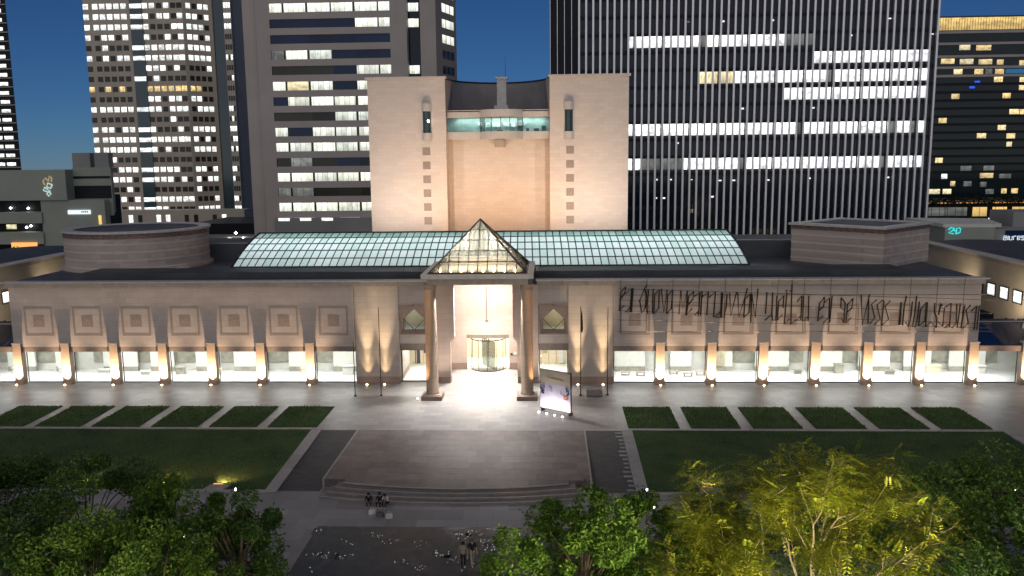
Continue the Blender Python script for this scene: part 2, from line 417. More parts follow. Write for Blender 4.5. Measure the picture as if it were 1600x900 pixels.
# terrace with its slabs, steps, ramps and kerbs
def terrace():
    t = MB().prism([(-9.75,-15.02),(-9.75,-26.45),(-8.2,-26.45),(-8.2,-27.0)]+[(-8.2+16.4*i/16, -27.0-1.05*(1-((i-8)/8)**2)) for i in range(1,16)]+[(8.2,-27.0),(8.2,-26.45),(9.75,-26.45),(9.75,-15.02)], -0.7, 0.010)
    base = struct('terrace', t, 'terrace_joint')
    # (the base is clockwise-safe: both caps are drawn)
    rnd = random.Random(5)
    rows = [(-15.06, -16.35), (-16.37,-17.65), (-17.67,-18.95), (-18.97,-20.25), (-20.27,-21.55), (-21.57,-22.85), (-22.87,-24.15), (-24.17,-25.3), (-25.32,-26.43)]
    for j, (ya, yb) in enumerate(rows):
        x = -9.73 - (0.75 if j % 2 else 0)
        while x < 9.7:
            w = rnd.choice((1.2, 1.5, 1.5, 1.8)); a = max(x, -9.73); b = min(x+w-.02, 9.73); x += w
            if b-a > .15: piece('paving_slab', 'terrace_slab', a, b, yb, ya, -0.03, 0.022+rnd.uniform(0,.005), base)
    def edge(x): return -27.0-1.05*(1-(x/8.2)**2)
    x = -8.18
    while x < 8.1:
        b = min(x+1.48, 8.18)
        pts = [(x,-26.45),(x,edge(x)+.02)]+[(x+(b-x)*k/4, edge(x+(b-x)*k/4)+.02) for k in (1,2,3)]+[(b,edge(b)+.02),(b,-26.45)]
        MB().prism(pts, -0.03, 0.024).obj('paving_slab', 'terrace_slab', base); x = b+.02
    for sx in (-1, 1):
        xs = sorted((sx*9.76, sx*9.9)); piece('edge_stone', 'nosing', xs[0], xs[1], -26.45, -15.02, -0.65, 0.03, base)
    # steps: four risers down to the lower pavement, each bowed forward
    for k in range(1, 4):
        e = 8.2+0.48*k; off = 0.52*k
        pts = [(-e,-26.2-.3*k)]+[(-e+2*e*i/20, -27.0-off*.93-1.05*(1-((i-10)/10)**2)) for i in range(21)]+[(e,-26.2-.3*k)]
        st = MB().prism(pts, -0.74, -0.15*k).obj('step', 'step_stone', base)
        nos = MB()
        fr = pts[1:-1]
        nos.prism([(x,y+.10) for x,y in reversed(fr)] and ([(x,y-.015) for x,y in fr]+[(x,y+.07) for x,y in reversed(fr)]), -0.15*k-.03, -0.15*k+.004)
        nos.obj('nosing', 'nosing', st)
    fr = [(-8.2+16.4*i/20, -27.0-1.05*(1-((i-10)/10)**2)) for i in range(21)]
    MB().prism([(x,y-.03) for x,y in fr]+[(x,y+.05) for x,y in reversed(fr)], -0.05, 0.03).obj('nosing', 'nosing', base)
    for sx in (-1, 1):
        a, b = sorted((sx*9.92, sx*12.98))
        struct('ramp', MB().add([(a,-27.2,-0.72),(b,-27.2,-0.72),(b,-15.02,-0.72),(a,-15.02,-0.72),(a,-27.2,-0.585),(b,-27.2,-0.585),(b,-15.02,0.006),(a,-15.02,0.006)],
               [(3,2,1,0),(4,5,6,7),(0,1,5,4),(1,2,6,5),(2,3,7,6),(3,0,4,7)]), 'ramp_paving')
        a, b = sorted((sx*13.0, sx*13.86))
        kb = struct('kerb', MB().add([(a,-27.5,-0.73),(b,-27.5,-0.73),(b,-15.02,-0.73),(a,-15.02,-0.73),(a,-27.5,slope(-27.5)),(b,-27.5,slope(-27.5)),(b,-15.02,slope(-15.02)),(a,-15.02,slope(-15.02))],
               [(3,2,1,0),(4,5,6,7),(0,1,5,4),(1,2,6,5),(2,3,7,6),(3,0,4,7)]), 'terrace_joint')
        y = -27.53
        while y < -15.2:
            y2 = min(y+1.36, -15.04); zc = slope((y+y2)/2)+.03
            o = piece('kerb_slab', 'kerb_stone', a-.02, b+.02, y, y2-.025, zc-.05, zc+.05, kb); o.rotation_euler.x = math.atan(.56/12.2); y = y2
        if sx > 0:      # ragged edge of lighter setts along the ramp
            y = -27.0
            while y < -15.4:
                piece('sett', 'lower_paving', a-.45-.18*((int(y*3))%2), a-.04, y, y+.38, -0.7, -0.58+.59*(y+27.2)/12.2+.03, kb); y += .8
terrace()
# thin kerb between the lawn beds and the big lawns
for sx in (-1, 1):
    a, b = sorted((sx*13.9, sx*45.0)); kb = struct('lawn_kerb', MB().box(a, b, -15.0, -14.72, -0.3, 0.05), 'terrace_joint')
    x = a
    while x < b-.1:
        piece('kerb_slab', 'kerb_stone', x, min(x+1.98, b)-.02, -15.03, -14.70, 0.0, 0.10, kb); x += 2.0
    struct('lawn_edge_kerb', MB().box(a, b, -27.5, -27.2, -0.72, -0.5), 'kerb_stone')

# ---------------------------------------------------------------- the museum
MUS = thing('museum', 'pale stone art museum with long colonnaded front, glass vault and twin-slab tower', 'museum', (0, 0.15, 0))
def mp(mb, name, mat, parent=MUS, smooth=False, kind=None):
    """part of the museum given in world coordinates"""
    o = mb.obj(name, mat, parent, smooth, kind)
    root = parent
    while root.parent is not None: root = root.parent
    if parent is MUS: o.location = (0, -0.15, 0)
    return o
def mpiece(name, mat, *b, parent=None):
    o = piece(name, mat, *b, parent=parent or MUS)
    if parent is None: o.location.y -= 0.15
    return o
PX = [18.2+5.24*k for k in range(7)]           # pillar centres

# front galleries left and right of the entrance
for sx in (-1, 1):
    def X(a, b): return tuple(sorted((sx*a, sx*b)))
    # upper wall, one slab with its roof edge
    a, b = X(13.42, 50.0)
    mp(MB().box(a, b, 0.15, 6.4, 4.05, 10.42), 'upper_wall', 'wall_stone')
    mp(MB().box(a, b, 0.20, 0.78, 3.5, 4.045), 'beam', 'beam_stone')
    # cornice blocks and metal cap
    x = 5.6; 
    while x < 50.2:
        p, q = X(x, min(x+2.6, 50.25)); mpiece('cornice_block', 'cornice_stone', p, q, -0.14, 0.9, 10.42, 10.86); x += 2.62
    p, q = X(5.5, 50.6); mp(MB().box(p, q, -0.26, 0.95, 10.88, 11.0), 'cornice_cap', 'cap_metal')
    # inlaid squares
    for k in range(7):
        c = sx*(15.58+5.24*k); z = 6.78
        fr = MB()
        for (u0,u1,w0,w1) in ((-1.55,1.55,1.33,1.55),(-1.55,1.55,-1.55,-1.33),(-1.55,-1.33,-1.33,1.33),(1.33,1.55,-1.33,1.33)):
            fr.box(c+u0, c+u1, 0.143, 0.2, z+w0, z+w1)
        ino = mp(fr, 'inlay_frame', 'inlay_dark')
        mpiece('inlay_square', 'inlay_dark', c-.6, c+.6, 0.142, 0.2, z-.6, z+.6)
        mp(MB().facade([(c,z-.42),(c+.42,z),(c,z+.42),(c-.42,z)], 0.138, 0.2), 'inlay_diamond', 'inlay_red')
    # pillars
    for k in range(9):
        c = sx*(18.2+5.24*k)
        pl = mp(MB().box(c-.45, c+.45, -0.02, 0.62, 0.42, 4.36).box(c-.56*0-.40, c+.40, 0.62, 0.80, 0.0, 4.0), 'pillar', 'pillar_stone')
        o = piece('plinth', 'plinth_stone', c-.50, c+.50, -0.08, 0.66, 0.0, 0.42, parent=pl)
        o = piece('pillar_cap', 'cap_metal', c-.50, c+.50, -0.10, 0.62, 4.36, 4.45, parent=pl)
        # ground uplights in front of the pillar; the pillar's own shadow falls on the wall above it
        spot('wall_wash', (c, -0.36, 0.22), (c, -0.26, 6.0), 6200, (1.0,0.68,0.43), 84, 1.0, 0.06)
        spot('pillar_uplight', (c, -0.95, 0.2), (c, 0.0, 2.8), 150, (1.0,0.55,0.20), 60, 0.9, 0.05)
    # glazed bays
    lim = [13.42]+[18.2+5.24*k for k in range(9)]
    for i in range(len(lim)-1):
        a = lim[i]+(0.05 if i == 0 else .46); b = lim[i+1]-.46
        p, q = X(a, b)
        w = mpiece('window', 'window_glass', p+.06, q-.06, 0.86, 0.88, 0.08, 3.46)
        f = MB(); p2, q2 = p, q
        f.box(p2, p2+.07, .82, .92, 0.0, 3.5).box(q2-.07, q2, .82, .92, 0.0, 3.5).box(p2+.07, q2-.07, .82, .92, 0.0, .09).box(p2+.07, q2-.07, .82, .92, 3.44, 3.5)
        mp(f, 'window_frame', 'dark_metal')
    # room behind the glazing
    a, b = X(13.45, 60.0)
    mp(MB().box(a, b, 0.93, 6.4, -0.02, 0.02), 'room_floor', 'room_floor')
    mp(MB().box(a, b, 0.93, 6.4, 3.62, 3.9), 'room_ceiling', 'white_wall')
    mp(MB().box(a, b, 6.4, 6.6, 0.0, 4.0), 'room_back_wall', 'room_wall')
    rnd = random.Random(11+sx)
    for k in range(8):
        c = 15.58+rnd.uniform(-.7,.9)+5.24*k; w = rnd.uniform(1.0, 2.0)
        p, q = X(c-w, c+w); mpiece('display_panel', 'white_wall', p, q, 5.6, 5.85, 0.55, 3.3)
        p, q = X(c-w, c+w); mpiece('panel_base', 'room_dark', p, q, 5.55, 5.9, 0.02, 0.55)
        if k not in (0, 1) or sx < 0:
            p, q = X(c+w+.15, c+5.24-w*.95); mpiece('alcove', 'room_dark', p, q, 6.2, 6.38, 0.9, 3.3)
        p, q = X(c-1.9, c+1.9)
        mp(MB().box(p, q, 2.0, 2.12, 3.57, 3.61), 'ceiling_lamp', 'ceiling_light')
        mp(MB().box(p, q, 4.0, 4.12, 3.57, 3.61), 'ceiling_lamp', 'ceiling_light')
        area('room_light', (sx*c, 2.6, 3.52), (sx*c, 2.5, 0), 360, (1.0,0.98,0.93), 4.6, 1.2)
    for k in range(9):      # display tables and cases standing on the gallery floor
        tx = sx*(14.6+rnd.uniform(0,1.5)+4.6*k); ty = rnd.uniform(3.6, 4.9); hw = rnd.uniform(.3,.8); hh = rnd.choice((.5,.75,.9,1.1))
        if sx > 0 and k < 3: continue
        ca_ = mp(MB().box(tx-hw, tx+hw, ty-.3, ty+.3, hh-.12, hh).box(tx-hw+.06, tx+hw-.06, ty-.22, ty+.22, 0.02, hh-.12), 'display_case', rnd.choice(('room_wall','lobby_wall','room_dark')))
    # low benches inside the right-hand gallery
    if sx > 0:
        for bx, by in ((15.0,3.8),(16.6,3.6),(20.2,4.2),(21.6,3.3),(23.0,3.8)):
            mp(MB().box(bx-.5,bx+.5,by-.25,by+.25,.36,.44).box(bx-.42,bx-.34,by-.2,by+.2,0,.36).box(bx+.34,bx+.42,by-.2,by+.2,0,.36), 'bench', 'inlay_red')
        mpiece('notice_board', 'lit_cream', 24.4, 25.9, 5.4, 5.5, .6, 3.1)
        mpiece('notice_stripe', 'inlay_red', 25.1, 25.2, 5.36, 5.39, .6, 3.1)

# entrance front
for sx in (-1, 1):
    def X(a, b): return tuple(sorted((sx*a, sx*b)))
    a, b = X(8.8, 13.4); mp(MB().box(a, b, 0.40, 6.4, 0.75, 10.42), 'entrance_wall', 'wall_stone')
    a, b = X(8.82, 13.44); mp(MB().box(a, b, 0.36, 6.3, 0.0, 0.75), 'entrance_plinth', 'plinth_stone')
    a, b = X(3.5, 5.7)
    prof = [(3.5,0.7),(5.7,0.7),(5.7,10.42),(3.06,10.42),(3.06,4.85),(3.5,4.4)]
    if sx < 0: prof = [(-x, z) for x, z in reversed(prof)]
    mp(MB().facade(prof, 0.55, 1.6), 'portal_pier', 'portal_stone')
    a, b = X(3.52, 5.72); mp(MB().box(a, b, 0.5, 1.62, 0.0, 0.7), 'pier_plinth', 'plinth_stone')
    # wall with the pointed window above the side entrance
    a, b = X(5.7, 8.8)
    mp(MB().box(a, b, 0.62, 1.4, 8.3, 10.42), 'gable_wall', 'wall_stone')
    mp(MB().box(a, b, 0.62, 1.4, 4.25, 5.25), 'apron_wall', 'wall_stone')
    mp(MB().box(a, b, 0.66, 1.3, 3.5, 4.25), 'lintel', 'beam_stone')
    c = sx*7.27
    P = [(c-1.12,5.62),(c+1.12,5.62),(c+1.12,6.82),(c,7.9),(c-1.12,6.82)]
    O = [(c-1.53,5.25),(c+1.53,5.25),(c+1.53,8.3),(c,8.3),(c-1.53,8.3)]
    sur = MB(); n = 5
    for i in range(5):
        j = (i+1) % 5
        q = [O[i],O[j],P[j],P[i]]
        if i == 1: q = [O[1],O[2],P[2],P[1]]
        sur.facade(q, 0.78, 1.35)
    w = mp(sur, 'window_surround', 'inlay_red')
    piece('surround_bar', 'inlay_red', c-1.56, c+1.56, 0.50, 0.70, 5.20, 5.32, w)
    piece('surround_bar', 'inlay_red', c-1.56, c+1.56, 0.52, 0.70, 8.22, 8.34, w)
    for d in (-1, 1): piece('surround_bar', 'inlay_red', c+d*1.46-.07, c+d*1.46+.07, 0.50, 0.70, 5.32, 6.9, w)
    MB().lathe(c, .52, [(.02,8.2),(.12,8.3),(.02,8.44)], 8).obj('boss', 'inlay_red', w)
    MB().facade(P, 0.95, 0.97).obj('pane', 'window_glass', w)
    fr = MB()
    for i in range(5):
        p, q = P[i], P[(i+1)%5]; fr.tube([(p[0],.92,p[1]),(q[0],.92,q[1])], .035, 4)
    fr.tube([(c-1.12,.92,6.82),(c,.92,5.62)], .03, 4).tube([(c+1.12,.92,6.82),(c,.92,5.62)], .03, 4)
    fr.obj('glazing_bar', 'dark_metal', w)
    a, b = X(5.75, 8.78)
    mp(MB().box(a, b, 1.4, 4.4, 5.3, 5.4), 'upper_room_floor', 'room_wall')
    mp(MB().box(a, b, 4.4, 4.5, 5.3, 10.3), 'upper_room_wall', 'lobby_wall')
    point('upper_room_light', (c+.8*sx, 2.6, 8.0), 90, (1.0,0.95,0.72) if sx > 0 else (.8,.85,.78), .2)
    # side entrance glazing and the lobby seen through it
    g = mpiece('window', 'window_glass', a+.06, b-.06, 1.30, 1.32, 0.06, 3.46)
    mp(MB().box(a, a+.09, 1.26, 1.36, 0, 3.5).box(b-.09, b, 1.26, 1.36, 0, 3.5).box(a+.09, b-.09, 1.26, 1.36, 0, .07).box(a+.09, b-.09, 1.26, 1.36, 3.43, 3.5), 'window_frame', 'dark_metal')
    a, b = X(4.6, 13.4)
    mp(MB().box(a, b, 1.62, 9.0, -0.02, 0.02), 'lobby_floor', 'white_wall')
    mp(MB().box(a, b, 9.0, 9.2, 0, 4.2), 'lobby_back_wall', 'lobby_wall')
    mp(MB().box(a, b, 1.62, 9.0, 4.26, 4.4), 'lobby_ceiling', 'white_wall')
    for i, dx in enumerate((6.3, 7.4, 8.3)):
        mpiece('lobby_door', 'lit_warm' if i == 0 else ('dark_metal' if sx < 0 else 'white_wall'), sx*dx-.3, sx*dx+.3, 8.9, 8.98, 1.3 if i < 2 else .1, 3.0)
    for i in range(4): mpiece('lobby_shelf', 'portal_stone', sx*(5.9+i*.85)-.05, sx*(5.9+i*.85)+.05, 8.85, 8.99, 0, 3.6)
    area('lobby_light', (sx*7.5, 4.6, 4.15), (sx*7.5, 4.6, 0), 620, (1.0,0.94,0.85), 3.5, 3.0)
    # ground uplights that stripe the plain wall
    for xl in (12.2, 10.35) if sx < 0 else (9.75, 12.35):
        spot('wall_uplight', (sx*xl, 0.02, 0.24), (sx*xl, 0.40, 9.0), 3200, (1.0,0.70,0.36), 20, 1.0, 0.05)
        spot('wall_uplight', (sx*xl, -0.95, 0.24), (sx*xl, 0.40, 7.2), 5200, (1.0,0.70,0.40), 24, 1.0, 0.05)
        spot('wall_uplight', (sx*xl, -0.15, 0.24), (sx*xl, 0.40, 5.5), 700, (1.0,0.70,0.36), 52, 1.0, 0.05)
    # portal column
    cx = sx*4.66
    col = mp(MB().lathe(cx, -5.0, [(.66,.5),(.66,.62),(.60,.72),(.575,6.0),(.55,10.7),(.62,10.8),(.62,10.9),(.57,11.0),(.72,11.25),(.72,11.36)], 28), 'column', 'pillar_stone', smooth=False)
    for p in col.data.polygons: p.use_smooth = len(p.vertices) == 4
    piece('column_base', 'plinth_stone', cx-1.0, cx+1.0, -6.0, -4.0, 0.0, 0.42, col)
    piece('column_base', 'cornice_stone', cx-.8, cx+.8, -5.8, -4.2, 0.42, 0.50, col)
    spot('column_uplight', (cx+sx*1.3, -5.9, 0.26), (cx+sx*.45, -5.3, 6.0), 3400, (1.0,0.55,0.24), 44, 0.6, 0.05)
    spot('pier_fill', (sx*4.0, -3.6, 0.3), (sx*4.6, 0.5, 5.5), 900, (1.0,0.84,0.70), 90, 0.9, 0.1)  # added fill without a fixture, brightens the portal pier
    # architrave from column back to the wall
    a, b = X(4.2, 5.1); mp(MB().box(a, b, -4.2, 0.6, 10.9, 11.36), 'architrave', 'portal_stone')
# recessed portal
mp(MB().box(-4.5, -2.35, 6.5, 6.9, 0.75, 11.3).box(2.35, 4.5, 6.5, 6.9, 0.75, 11.3).box(-2.35, 2.35, 6.5, 6.9, 3.95, 11.3), 'portal_back_wall', 'portal_stone')
mp(MB().box(-4.5, -2.36, 6.45, 6.88, 0, 0.75), 'portal_plinth', 'plinth_stone'); mp(MB().box(2.36, 4.5, 6.45, 6.88, 0, 0.75), 'portal_plinth', 'plinth_stone')
mp(MB().box(-4.7, -4.5, 1.6, 6.9, 0, 11.3), 'portal_side_wall', 'portal_stone'); mp(MB().box(4.5, 4.7, 1.6, 6.9, 0, 11.3), 'portal_side_wall', 'portal_stone')
mp(MB().box(-0.16, -0.04, 6.44, 6.5, 5.6, 9.4), 'wall_slot', 'beam_stone'); mpiece('wall_slot_foot', 'beam_stone', -.3, .1, 6.42, 6.5, 5.5, 5.6)
mpiece('portal_lintel', 'beam_stone', -2.35, 2.35, 6.42, 6.86, 3.55, 3.95)
mpiece('wall_plaque', 'white_wall', 2.9, 3.2, 6.40, 6.5, 1.7, 2.0); mpiece('wall_plaque', 'dark_metal', 2.5, 2.75, 6.40, 6.5, 1.68, 1.85)
# revolving door
rd = mp(MB().lathe(0, 7.2, [(1.95,3.42),(1.95,3.55)], 24, pi, 2*pi, cap=False).lathe(0, 7.2, [(1.95,0.02),(1.95,0.10)], 24, pi, 2*pi, cap=False), 'revolving_door', 'dark_metal')
for i in range(7):
    t = pi+pi*i/6; MB().tube([(1.95*cos(t), 7.2+1.95*sin(t), 0.05),(1.95*cos(t), 7.2+1.95*sin(t), 3.5)], .035, 6).obj('mullion', 'dark_metal', rd)
for i in range(6):
    MB().lathe(0, 7.2, [(1.94,0.1),(1.94,3.42)], 4, pi+pi*i/6, pi+pi*(i+1)/6, cap=False).obj('pane', 'window_glass', rd)
for t in (.5, 2.07, 3.64, 5.2): MB().slab([(0,7.2,.1),(1.8*cos(t),7.2+1.8*sin(t),.1),(1.8*cos(t),7.2+1.8*sin(t),3.3),(0,7.2,3.3)], .02).obj('leaf', 'window_glass', rd)
MB().lathe(0, 7.2, [(.03,.05),(.03,3.4)], 8).obj('spindle', 'dark_metal', rd)
mp(MB().box(-4.4, 4.4, 6.95, 14, -0.02, 0.015), 'hall_floor', 'white_wall'); mp(MB().box(-4.4, 4.4, 12.5, 12.7, 0, 4.2), 'hall_wall', 'lobby_wall'); mp(MB().box(-4.4, 4.4, 6.95, 12.5, 4.2, 4.4), 'hall_ceiling', 'white_wall')
area('hall_light', (0, 9.6, 4.1), (0, 9.6, 0), 900, (1.0,0.93,0.78), 5, 3)
mpiece('portal_ceiling', 'portal_stone', -3.05, 3.05, 0.6, 0.95, 10.46, 11.3)
# lamps in the portal ceiling
for x in (-1.6, 1.6):
    mp(MB().lathe(x, 3.6, [(.22,10.36),(.22,10.46)], 12), 'downlight', 'ceiling_light')
    spot('portal_downlight', (x, 3.6, 10.3), (x*.7, 1.6, 0), 5600, (1.0,0.90,0.78), 100, 0.7, 0.2)
area('portal_wash', (0, 1.4, 10.3), (0, 5.0, 4), 1300, (1.0,0.90,0.80), 5, .6)
for x in (-2.4, 2.4):      # floods under the canopy that whiten the forecourt
    mp(MB().lathe(x, -4.6, [(.16,11.2),(.2,11.36)], 12), 'canopy_flood', 'ceiling_light')
    spot('canopy_flood_light', (x, -4.6, 11.1), (x*1.5, -8.5, 0), 5600, (1.0,0.95,0.90), 105, 0.85, 0.2)

# canopy and glass pyramid
mp(MB().box(-4.85, 4.85, -5.85, 1.4, 11.36, 11.95), 'canopy_fascia', 'cornice_stone')
mp(MB().box(-5.35, 5.35, -6.25, 4.4, 11.97, 12.42), 'canopy_slab', 'cap_metal')
PYB, PYZ, PYT, PYC = 4.66, 12.46, 17.3, -1.05
pyr = mp(MB().box(-PYB-.12, PYB+.12, PYC-PYB-.12, PYC+PYB+.12, 12.42, 12.47), 'glass_pyramid', 'roof_dark')
def pyramid():
    apex = Vector((0, PYC, PYT)); R = 5; bars = MB()
    for q in range(4):
        rot = Matrix.Rotation(q*pi/2, 3, 'Z')
        def pt(u, v, out=0.0):       # u along base -1..1, v 0 top .. 1 base
            p = Vector((u*PYB*v, -PYB*v, PYZ+(PYT-PYZ)*(1-v))); p = rot @ p; p += rot @ Vector((0,-.7,.7))*out
            return p+Vector((0, PYC, 0))
        for i in range(R):
            v0, v1 = i/R, (i+1)/R
            for k in range(-(i+1), i+1):
                def U(kk, v): return max(-1, min(1, kk/R/v)) if v > 0 else 0
                a, b = k, k+1
                if a >= -i and b <= i: quad = [pt(a/R/v1,v1),pt(b/R/v1,v1),pt(b/R/v0,v0),pt(a/R/v0,v0)]
                elif b <= -i: quad = [pt(a/R/v1,v1),pt(b/R/v1,v1),pt(b/R/v0,v0) if i else apex]
                else: quad = [pt(a/R/v1,v1),pt(b/R/v1,v1),pt(a/R/v0,v0) if i else apex]
                c = sum(quad, Vector())/len(quad); quad = [c+(p-c)*.97 for p in quad]
                MB().slab([tuple(p) for p in quad], .02).obj('pane', 'pyramid_glass', pyr)
            bars.tube([tuple(pt(-1,v1,.02)), tuple(pt(1,v1,.02))], .05 if i < R-1 else .08, 4)
        for k in range(-R+1, R):
            bars.tube([tuple(pt(k/R,1,.02)), tuple(pt(math.copysign(1,k) if k else 0, max(abs(k)/R, 1e-3),.02))], .046, 4)
        bars.tube([tuple(pt(-1,1,.02)), tuple(apex)], .075, 5)
    bars.obj('frame', 'bronze', pyr)
    inner = MB()                 # pale trusses inside
    for k in range(-3, 4): inner.tube([(k*1.15, PYC+2.4, 12.6), (k*.35, PYC+.5, 16.2)], .05, 4)
    inner.tube([(-4, PYC-2.0, 13.3), (4, PYC-2.0, 13.3)], .06, 4).tube([(-4, PYC+2.0, 13.3), (4, PYC+2.0, 13.3)], .06, 4)
    inner.obj('truss', 'cap_metal', pyr)
    MB().box(-4.2,4.2,PYC-4.2,PYC+4.2,12.475,12.5).obj('well_floor', 'lobby_wall', pyr)
    MB().box(-3.6,3.6,PYC+1.4,PYC+1.6,12.5,13.25).obj('well_wall', 'pillar_stone', pyr)
    for k in range(8):
        MB().lathe(-3.6+k*1.03, PYC-4.25, [(.05,12.5),(.10,12.6),(.10,12.72),(.03,12.78)], 8).obj('lamp', 'lamp_warm', pyr)
pyramid()
point('pyramid_light', (-1.8, PYC-.6, 14.0), 420, (1.0,0.94,0.82), .3); point('pyramid_light', (1.8, PYC-.6, 14.0), 420, (1.0,0.94,0.82), .3)

# roofs
mp(MB().box(-49.9, 49.9, 0.96, 34, 10.45, 10.95), 'main_roof', 'roof_grey')
for sx in (-1, 1):
    a, b = sorted((sx*5.4, sx*43.5)); mp(MB().box(a, b, 2.9, 6.9, 10.95, 11.55), 'roof_upstand', 'roof_dark')
    a, b = sorted((sx*29.6, sx*46)); mp(MB().box(a, b, 20, 29, 10.95, 12.9), 'setback_storey', 'roof_grey')
    mp(MB().tube([(a, 19.95, 13.05),(b, 19.95, 13.05)], .05, 4), 'roof_rail', 'cap_metal')
mp(MB().box(-5.38, 5.38, 4.45, 6.9, 10.95, 11.6), 'roof_upstand', 'roof_dark')
# glass vault
VY0, VZ0, VY1, VZ1, VXB, VXT = 7.0, 11.55, 13.0, 14.85, 28.6, 27.3
vault = mp(MB().box(-VXB-.1, VXB+.1, VY0-.12, 2*VY1-VY0+.1, 10.96, 11.54), 'glass_vault', 'roof_dark')
def vault_build():
    R, C = 5, 68
    def prof(t):     # gently bowed slope
        b = .35*sin(pi*t); return (VY0+(VY1-VY0)*t-b*.5, VZ0+(VZ1-VZ0)*t+b*.85)
    def pt(s, t, out=0.0):
        y, z = prof(t); xe = VXB+(VXT-VXB)*t
        return (xe*s, y-out*.5, z+out*.85)
    shared_rest = MB(); n = 0
    cells = []
    for j in range(R):
        for i in range(C):
            s0, s1 = -1+2*i/C, -1+2*(i+1)/C; t0, t1 = j/R, (j+1)/R; g = .0004; h = .002
            cells.append((abs(s0+s1), j, [pt(s0+g,t0+h),pt(s1-g,t0+h),pt(s1-g,t1-h),pt(s0+g,t1-h)]))
    cells.sort(key=lambda c: c[0])
    shared_top = MB()
    for c, j, q in cells:
        if n < 300: MB().slab(q, .02).obj('pane', 'vault_shaded' if j == R-1 else 'vault_glass', vault); n += 1
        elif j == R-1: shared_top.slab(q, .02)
        else: shared_rest.slab(q, .02)
    shared_rest.obj('end_panes', 'vault_glass', vault, kind="stuff"); shared_top.obj('end_panes', 'vault_shaded', vault, kind="stuff")
    back = MB()
    for j in range(R):
        for i in range(C):
            s0, s1 = -1+2*i/C, -1+2*(i+1)/C; t0, t1 = j/R, (j+1)/R
            back.slab([tuple((p[0], 2*VY1-p[1], p[2])) for p in (pt(s1,t0),pt(s0,t0),pt(s0,t1),pt(s1,t1))], .02)
    back.obj('back_panes', 'vault_glass', vault, kind="stuff")
    bars = MB()
    for i in range(C+1):
        s = -1+2*i/C; bars.tube([pt(s, j/R, .03) for j in range(R+1)], .068, 4)
    for j in range(R+1):
        bars.tube([pt(-1,j/R,.03), pt(1,j/R,.03)], .07 if 0 < j < R else .10, 4)
    bars.obj('frame', 'dark_metal', vault)
    for sx in (-1, 1):
        e = MB()
        P = [pt(sx, j/R) for j in range(R+1)]; Q = [(p[0], 2*VY1-p[1], p[2]) for p in reversed(P)]
        ring = P+Q; ctr = (sx*(VXB+.9), VY1, 11.56)
        for a, b in zip(ring[:-1], ring[1:]): e.add([a, b, ctr], [(0,1,2)])
        e.obj('hip_end', 'teal_glass', vault)
        hb = MB(); hb.tube([(p[0]+sx*.02, p[1], p[2]+.03) for p in P], .14, 5); hb.obj('hip_rib', 'dark_metal', vault)
vault_build()
for k in range(6):
    x = -24+9.6*k
    area('vault_light', (x, 12.6, 11.9), (x, 8.3, 12.6), 8200, (0.95,1.0,0.98), 9.4, 1.2)

# drum and turned block on the roof
drum = mp(MB().lathe(-43.3, 15.6, [(8.55,10.9),(8.55,11.25),(8.15,11.3),(8.15,15.3)], 56), 'drum', 'drum_band')
for i, z in enumerate((11.35, 12.25, 13.15, 14.05)): MB().lathe(-43.3, 15.6, [(8.18,z),(8.18,z+.16)], 56, cap=False).obj('pale_course', 'drum_pale', drum)
MB().lathe(-43.3, 15.6, [(8.2,14.75),(8.2,15.28)], 56, cap=False).obj('rim_band', 'drum_rim', drum)
MB().lathe(-43.3, 15.6, [(7.0,15.3),(8.4,15.32),(8.4,15.55),(7.2,15.55),(7.0,15.45)], 56, cap=False).obj('rim', 'cap_metal', drum)
MB().lathe(-43.3, 15.6, [(7.05,15.31),(7.05,15.40)], 56).obj('roof_deck', 'roof_grey', drum)
ca, sa = cos(radians(43)), sin(radians(43))
def bl(u, w): return (43.3+u*ca-w*sa, 15.3+u*sa+w*ca)
def sq(h): return [bl(-h,-h),bl(h,-h),bl(h,h),bl(-h,h)]
blk = mp(MB().prism(sq(5.55), 10.9, 15.2), 'turned_block', 'drum_band')
for z in (11.35, 12.25, 13.15, 14.05): MB().prism(sq(5.58), z, z+.16).obj('pale_course', 'drum_pale', blk)
MB().prism(sq(5.6), 14.75, 15.2).obj('rim_band', 'drum_rim', blk)
for i in range(4):
    p, q = sq(5.85)[i], sq(5.85)[(i+1)%4]; r_, s_ = sq(4.6)[(i+1)%4], sq(4.6)[i]
    MB().prism([p,q,r_,s_], 15.22, 15.46).obj('rim', 'cap_metal', blk)
MB().prism(sq(4.58), 15.2, 15.3).obj('roof_deck', 'roof_grey', blk)

